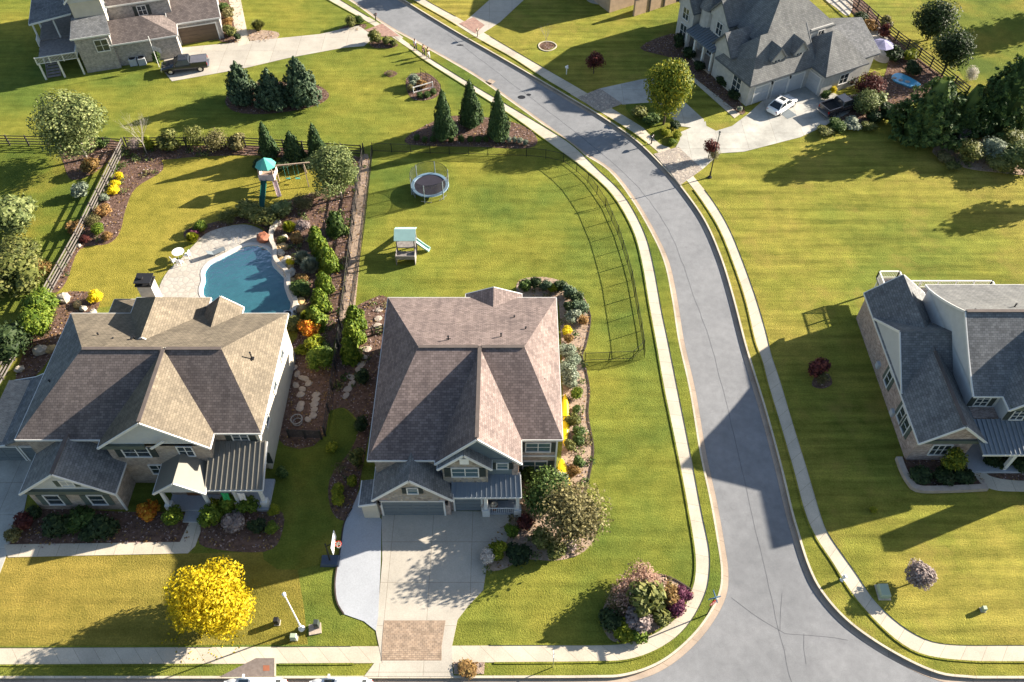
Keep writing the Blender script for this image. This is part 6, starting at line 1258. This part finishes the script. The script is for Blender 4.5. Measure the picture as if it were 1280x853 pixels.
def wheels(r, xs, w, rad=.34):
    for x in xs:
        for s_ in (-1, 1):
            mb = MB(); mb.tube((x, s_*(w-.22), rad), (x, s_*(w+.01), rad), rad, n=20); t = mb.build('wheel', TYRE, r)
            mb = MB(); mb.tube((x, s_*(w+.0), rad), (x, s_*(w+.025), rad), rad*.6, n=14); mb.build('rim', CHROME, t)
            mb = MB(); mb.tube((x, s_*(w-.26), rad+.03), (x, s_*(w+.004), rad+.03), rad*1.16, n=20); mb.build('wheel_arch', BLACKM, r)
def sedan(at, rz, m, label, hatch=False, group=None):
    r = thing('parked_car', label, 'car', (*at, 0), rz, group); W = .9
    loft([(-2.3, .62, .66, .6, .38, .55, .72), (-2.15, .78, .82, .74, .28, .72, .90), (-1.5, .88, .9, .80, .24, .84, .98), (-.6, .9, .91, .80, .22, .86, .98), (.7, .9, .91, .80, .22, .86, .96), (1.2, .9, .9, .78, .22, .80, .93), (1.8, .86, .87, .72, .26, .68, .82), (2.2, .74, .76, .58, .32, .58, .68), (2.32, .6, .62, .5, .4, .5, .58)], m, r, 'body')
    xb, xf = (-2.0, 1.1); mb = MB()
    def ring(z, x0, x1, w): return [(x0, -w, z), (x1, -w, z), (x1, w, z), (x0, w, z)]
    a = ring(.93, xb+.15, xf+.05, .78); b = ring(1.40, xb+.95 if not hatch else xb+.45, xf-.85, .60); mb.add(a+b, [(0,1,5,4), (1,2,6,5), (2,3,7,6), (3,0,4,7), (4,5,6,7)]); mb.build('window_glass', GL, r)
    mb = MB(); t = ring(1.40, b[0][0]-.06, b[1][0]+.06, .63); u = ring(1.46, b[0][0]+.12, b[1][0]-.12, .53); mb.add(t+u, [(3,2,1,0), (0,1,5,4), (1,2,6,5), (2,3,7,6), (3,0,4,7), (4,5,6,7)])
    for i in range(4): mb.beam(a[i], b[i], .09, .07)
    for s_ in (-1, 1): mb.beam((-.35, s_*.79, .95), (-.35, s_*.61, 1.41), .09, .05)
    rf_ = mb.build('roof', m, r); MB().box((b[0][0]+b[1][0])/2+.2, 0, 1.455, .6, .75, .02).build('sunroof', GL, rf_)
    wheels(r, (-1.35, 1.4), .88)
    for s_ in (-1, 1):
        MB().box(2.14, s_*.58, .55, .2, .26, .13).build('headlight', LAMPW, r); MB().box(-2.2, s_*.6, .66, .12, .24, .14).build('taillight', LAMPR, r)
        MB().box(.85, s_*.98, .92, .14, .2, .13).build('mirror', m, r)
    return r
def pickup(at, rz, m, label, cover=None, bedm=None):
    r = thing('pickup_truck', label, 'pickup truck', (*at, 0), rz); W = .98
    loft([(-2.9, .94, .96, .93, .5, .95, 1.02), (-2.8, .96, .98, .95, .42, .98, 1.06), (-.85, .97, .99, .95, .40, 1.0, 1.08)] + [(-.8, .97, .99, .95, .40, 1.02, 1.16), (1.2, .97, .99, .93, .40, 1.02, 1.16), (1.6, .97, .98, .88, .42, .98, 1.14), (2.6, .94, .95, .82, .46, .90, 1.04), (2.85, .86, .88, .74, .52, .80, .90)], m, r, 'body')
    mb = MB()
    for s_ in (-1, 1): mb.b2(-2.85, -.85, s_*.93-.05, s_*.93+.05, 1.02, 1.38)
    mb.b2(-2.9, -2.82, -.93, .93, 1.0, 1.36); mb.build('bed_side', m, r)
    if cover: MB().b2(-2.84, -.86, -.9, .9, 1.33, 1.38).build('bed_cover', cover, r)
    else: MB().b2(-2.8, -.87, -.87, .87, 1.06, 1.10).build('bed_floor', RUBBER, r)
    a = [(-.85, -.9, 1.12), (1.35, -.9, 1.12), (1.35, .9, 1.12), (-.85, .9, 1.12)]; b = [(-.65, -.7, 1.75), (.55, -.7, 1.75), (.55, .7, 1.75), (-.65, .7, 1.75)]
    mb = MB(); mb.add(a+b, [(0,1,5,4), (1,2,6,5), (2,3,7,6), (3,0,4,7)]); mb.build('window_glass', GL, r)
    mb = MB(); [mb.beam(p, q, .1, .08) for p, q in zip(a, b)]; mb.box(-.05, 0, 1.75, 1.35, 1.5, .07, 0, .9); [mb.beam((.2, s_*.9, 1.14), (.2, s_*.71, 1.75), .09, .05) for s_ in (-1, 1)]; mb.build('cab_roof', m, r)
    wheels(r, (-1.9, 1.85), .97, .40)
    for s_ in (-1, 1):
        MB().box(2.8, s_*.66, .72, .14, .28, .2).build('headlight', LAMPW, r); MB().box(-2.9, s_*.88, .85, .06, .14, .3).build('taillight', LAMPR, r); MB().box(1.15, s_*1.1, 1.15, .14, .26, .2).build('mirror', BLACKM, r)
    MB().box(-3.0, 0, .5, .2, 1.8, .16).build('bumper', CHROME, r); MB().box(2.92, 0, .5, .16, 1.8, .2).build('bumper', CHROME, r)
    return r
a, b = Vector(P(207, 88)), Vector(P(261, 82)); cc = Vector(P(233, 87)); d = b-a
pickup((cc.x, cc.y), math.atan2(d.y, d.x)+math.pi, paint('paint_dark_blue', (.025, .03, .04), .25), 'dark pickup with a covered bed on the driveway at the top left', cover=simple('bed_cover_grey', (.12, .12, .14), .5))
a, b = Vector(P(966, 139)), Vector(P(988, 124)); cc = Vector(P(977, 133, .3)); d = a-b
sedan((cc.x, cc.y), math.atan2(d.y, d.x)+math.pi, paint('paint_white', (.80, .80, .79), .25), 'white car with a sunroof parked before the pale garages at the top right')
a, b = Vector(P(1034, 141)), Vector(P(1070, 129)); cc = Vector(P(1051, 136, .2)); d = b-a
pickup((cc.x, cc.y), math.atan2(d.y, d.x), paint('paint_black_truck', (.03, .03, .035), .2), 'black pickup with an open empty bed at the end of the wide concrete court')
yk = KL[-1][1]
c = P(316, 850, 1.4); sedan((c[0], yk-1.12), math.pi, MAT['paint_white'], 'white car with a dark glass roof parked at the bottom kerb below the asphalt patch', True, 'white cars at the bottom kerb')
c = P(424, 850, 1.4); sedan((c[0], yk-1.12), math.pi, MAT['paint_white'], 'white car parked at the bottom kerb nearest the driveway apron', True, 'white cars at the bottom kerb')
# bins by the garage at top left, kerbside items
for i, (a, b, lb) in enumerate(((168, 81, 'left pale outdoor cooling unit against the brick wall at the top left'), (179, 80, 'right pale outdoor cooling unit against the brick wall at the top left'))):
    x, y = P(a, b); r = thing('air_conditioner', lb, 'cooling unit', (x, y, 0), R(17)); MB().box(0, 0, .05, .95, .95, .9).build('case', GARAGE_W, r); MB().tube((0, 0, .95), (0, 0, .99), .38, n=18).build('fan_grille', BLACKM, r)
x, y = P(199, 84); r = thing('flag_pole', 'white flag pole with a small pale flag behind the dark pickup', 'flag', (x, y, 0)); MB().tube((x, y, 0), (x, y, 4.4), .04).build('pole', WHITEP, r); mb = MB(); mb.add([(x+.05+.25*i, y+.06*math.sin(i*1.5+k*3.14*0)+.012*k, 3.1-.7*j-.1*i) for k in (0, 1) for j in (0, 1) for i in range(5)], [(i, i+1, i+6, i+5) for i in range(4)] + [(i+10+5, i+10+6, i+11, i+10) for i in range(4)]); mb.build('flag', simple('flag_cloth', (.6, .52, .52), .8, .3, 3), r)
x, y = P(985, 143); tag(MB().box(x, y, 0, 1.5, 1.5, .05, R(30)).build('drain_grate', BLACKM if 0 else GARAGE_D, at=(x, y, 0)), 'grey square drain grate in the court right behind the white car', 'drain cover')
# ------------------------------------------------------------------ people
SKIN = simple('skin', (.45, .27, .19), .6, .05); HAIR = simple('hair_dark', (.03, .02, .015), .6, .1)
CL = dict(white=simple('cloth_white', (.7, .7, .72), .8), blue=simple('cloth_paleblue', (.35, .45, .58), .8), navy=simple('cloth_navy', (.02, .025, .04), .8), black=simple('cloth_black', (.02, .02, .02), .8))
def skinned(name, V, E, Rd, m, parent, root=0, sub=2):
    me = bpy.data.meshes.new(name); me.from_pydata(V, E, []); o = bpy.data.objects.new(name, me); C.objects.link(o); o.parent = parent
    md = o.modifiers.new('skin', 'SKIN'); sk = me.skin_vertices[0].data if me.skin_vertices else None
    if sk is None: 
        bpy.context.view_layer.objects.active = o; me.attributes.new; bm = bmesh.new(); bm.from_mesh(me); ly = bm.verts.layers.skin.verify()
        for v, r_ in zip(bm.verts, Rd): v[ly].radius = (r_, r_) if not isinstance(r_, tuple) else r_; v[ly].use_root = (v.index == root)
        bm.to_mesh(me); bm.free()
    else:
        for i, r_ in enumerate(Rd): sk[i].radius = (r_, r_) if not isinstance(r_, tuple) else r_; sk[i].use_root = (i == root)
    md.use_smooth_shade = True; s2 = o.modifiers.new('sub', 'SUBSURF'); s2.levels = sub; s2.render_levels = sub; me.materials.append(m); return o
def person(px, py, rz, top, legs, label, step=.25, h=1.72, carry=0):
    x, y = P(px, py); r = thing('person', label, 'person', (x, y, 0), rz); k = h/1.75; s_ = step
    J = {'pel': (0, 0, .95), 'sp': (0, 0, 1.15), 'ch': (.01, 0, 1.36), 'nk': (.02, 0, 1.50), 'hd': (.03, 0, 1.60), 'ht': (.03, 0, 1.70),
         'hl': (0, .1, .90), 'kl': (s_*.55, .1, .50), 'al': (s_*.6-.04, .1, .09), 'tl': (s_*.6+.13, .1, .04), 'hr': (0, -.1, .90), 'kr': (-s_*.1, -.1, .50), 'ar': (-s_*.9, -.1, .12), 'tr': (-s_*.9+.15, -.1, .04),
         'sl': (.01, .19, 1.42), 'el': (-.08, .25, 1.15), 'wl': (.04, .26, .92), 'sr': (.01, -.19, 1.42), 'er': (.0, -.25, 1.15), 'wr': (.16, -.25, .95)}
    ks = list(J); V = [tuple(c*k for c in J[a]) for a in ks]; ix = {a: i for i, a in enumerate(ks)}
    Ed = [('pel','sp'),('sp','ch'),('ch','nk'),('nk','hd'),('hd','ht'),('pel','hl'),('hl','kl'),('kl','al'),('al','tl'),('pel','hr'),('hr','kr'),('kr','ar'),('ar','tr'),('ch','sl'),('sl','el'),('el','wl'),('ch','sr'),('sr','er'),('er','wr')]
    Rd = dict(pel=(.14,.11), sp=(.13,.10), ch=(.16,.11), nk=.055, hd=.085, ht=.075, hl=.085, kl=.058, al=.04, tl=.035, hr=.085, kr=.058, ar=.04, tr=.035, sl=.055, el=.042, wl=.03, sr=.055, er=.042, wr=.03)
    body = skinned('body', V, [(ix[a], ix[b]) for a, b in Ed], [Rd[a] for a in ks], SKIN, r)
    def sub(name, names, grow, m):
        nm = [a for a in ks if a in names]; jx = {a: i for i, a in enumerate(nm)}
        rr_ = [tuple(q+grow for q in Rd[a]) if isinstance(Rd[a], tuple) else Rd[a]+grow for a in nm]
        skinned(name, [V[ix[a]] for a in nm], [(jx[a], jx[b]) for a, b in Ed if a in names and b in names], rr_, m, r)
    sub('shirt', ('pel', 'sp', 'ch', 'sl', 'el', 'sr', 'er'), .022, top); sub('trousers', ('pel', 'hl', 'kl', 'al', 'hr', 'kr', 'ar'), .02, legs)
    mb = MB(); mb.ball((.0, 0, 1.645*k), .105, .098, .10, 12, 8); mb.build('hair', HAIR, r, smooth=True)
    for q in ('w' 'l', 'wr'):
        c = Vector(V[ix[q]]); hd_ = MB(); hd_.box(c.x+.01, c.y, c.z-.12, .035, .075, .10)
        for f in range(4): hd_.box(c.x+.012, c.y-.03+.02*f, c.z-.19+.006*abs(f-1), .016, .015, .07)
        hd_.box(c.x+.03, c.y+.02, c.z-.12, .05, .018, .02); hd_.build('hand', SKIN, r)
    mb = MB(); mb.ball((.145, 0, 1.60*k), .018, .014, .02, 8, 6); [mb.ball((.125, e, 1.625*k), .012, .012, .009, 6, 4) for e in (-.032, .032)]; mb.b2(.12, .132, -.022, .022, 1.555*k, 1.563*k); [mb.ball((.03, e, 1.61*k), .02, .012, .03, 6, 5) for e in (-.095, .095)]; mb.build('face_features', SKIN, r)
    return r
hd = R(-38)
person(519.5, 63, hd, CL['blue'], CL['navy'], 'person in a pale blue top walking on the sidewalk, furthest up the road')
person(530, 70, hd, CL['black'], CL['navy'], 'person in dark clothes walking on the sidewalk, between the other two', .2)
person(535.5, 73.5, hd+.2, CL['black'], CL['white'], 'person in a dark top and white trousers walking on the sidewalk, nearest the camera', .28)

x, y = P(1053, 725); r = thing('fire_hydrant', 'small pale fire hydrant on the verge beside the lower right sidewalk', 'fire hydrant', (x, y, 0))
mb = MB(); mb.tube((x, y, 0), (x, y, .06), .2, n=14); mb.tube((x, y, .06), (x, y, .6), .13, .12, 14); mb.build('barrel', WHITEP, r); mb = MB(); mb.ball((x, y, .62), .15, .15, .13, 12, 8); mb.tube((x, y, .7), (x, y, .82), .035, n=6); mb.build('bonnet', WHITEP, r)
for a in (0, 2.1, 4.2): MB().tube((x, y, .42), (x+.22*math.cos(a), y+.22*math.sin(a), .42), .06, n=10).build('outlet', WHITEP, r)
# ------------------------------------------------------------------ litter, fallen leaves and low cover (uncountable)
def in_poly(p, poly):
    c = False; n = len(poly)
    for i in range(n):
        a, b = poly[i], poly[i-1]
        if (a[1] > p[1]) != (b[1] > p[1]) and p[0] < (b[0]-a[0])*(p[1]-a[1])/(b[1]-a[1])+a[0]: c = not c
    return c
def scatter(name, label, cat_, polys, dens, size, m, z=(.06, .12), up=.3, seed=1):
    rng = np.random.default_rng(seed); pts = []
    for poly in polys:
        xs = [p[0] for p in poly]; ys = [p[1] for p in poly]; A = (max(xs)-min(xs))*(max(ys)-min(ys))
        for _ in range(int(A*dens)):
            p = (rng.uniform(min(xs), max(xs)), rng.uniform(min(ys), max(ys)))
            if in_poly(p, poly): pts.append((p[0], p[1], rng.uniform(*z)))
    Pp = np.array(pts); N_ = rng.normal(size=Pp.shape)*up + [0, 0, 1]
    o = mesh_obj(name, quads(name, Pp, N_, size, rng, m)); o['kind'] = 'stuff'; return tag(o, label, cat_)
beds = [cat(WP(px), 4, True) for px, m in Bd if m in (MULCH, GRAVEL)]
scatter('bed_litter', 'dry leaves and bark chips lying over the planting beds', 'leaf litter', beds, 5, .13, L['rust'], seed=2)
scatter('bed_litter', 'dark bark chips lying over the planting beds', 'leaf litter', beds, 6, .12, L['greypink'], seed=3)
wild = [cat(WP(Bd[i][0]), 4, True) for i in (0, 1, 12, 14, 9, 10, 23)]
def patch(poly, n, r, seed):
    rr = random.Random(seed); xs = [p[0] for p in poly]; ys = [p[1] for p in poly]; out = []
    while len(out) < n:
        p = (rr.uniform(min(xs), max(xs)), rr.uniform(min(ys), max(ys)))
        if in_poly(p, poly): q = r*rr.uniform(.5, 1.3); out.append([(p[0]+q*rr.uniform(.7, 1.2)*math.cos(a), p[1]+q*rr.uniform(.7, 1.2)*math.sin(a)) for a in np.linspace(0, 6.283, 9)[:-1]])
    return out
for k, (lf, lb) in enumerate((('green', 'low green ground cover growing between the shrubs'), ('birch', 'pale low ground cover growing between the shrubs'), ('brown', 'brown low ground cover growing between the shrubs'))):
    ps = [q for i, w_ in enumerate(wild) for q in patch(w_, (14, 5, 20, 6, 8, 8, 14)[i], .5, 10*k+i)]
    scatter('ground_cover', lb, 'ground cover', ps, 55, .15, L[lf], (.06, .34), .8, 20+k)
yc = P(285, 778); ring_ = [(yc[0]-1.5+3.6*math.cos(a), yc[1]+3.2*math.sin(a)) for a in np.linspace(0, 6.283, 20)[:-1]]
scatter('fallen_leaves', 'yellow leaves fallen on the grass round the yellow tree', 'fallen leaves', [ring_], 7, .12, L['yellow'], (.02, .05), .3, 31)
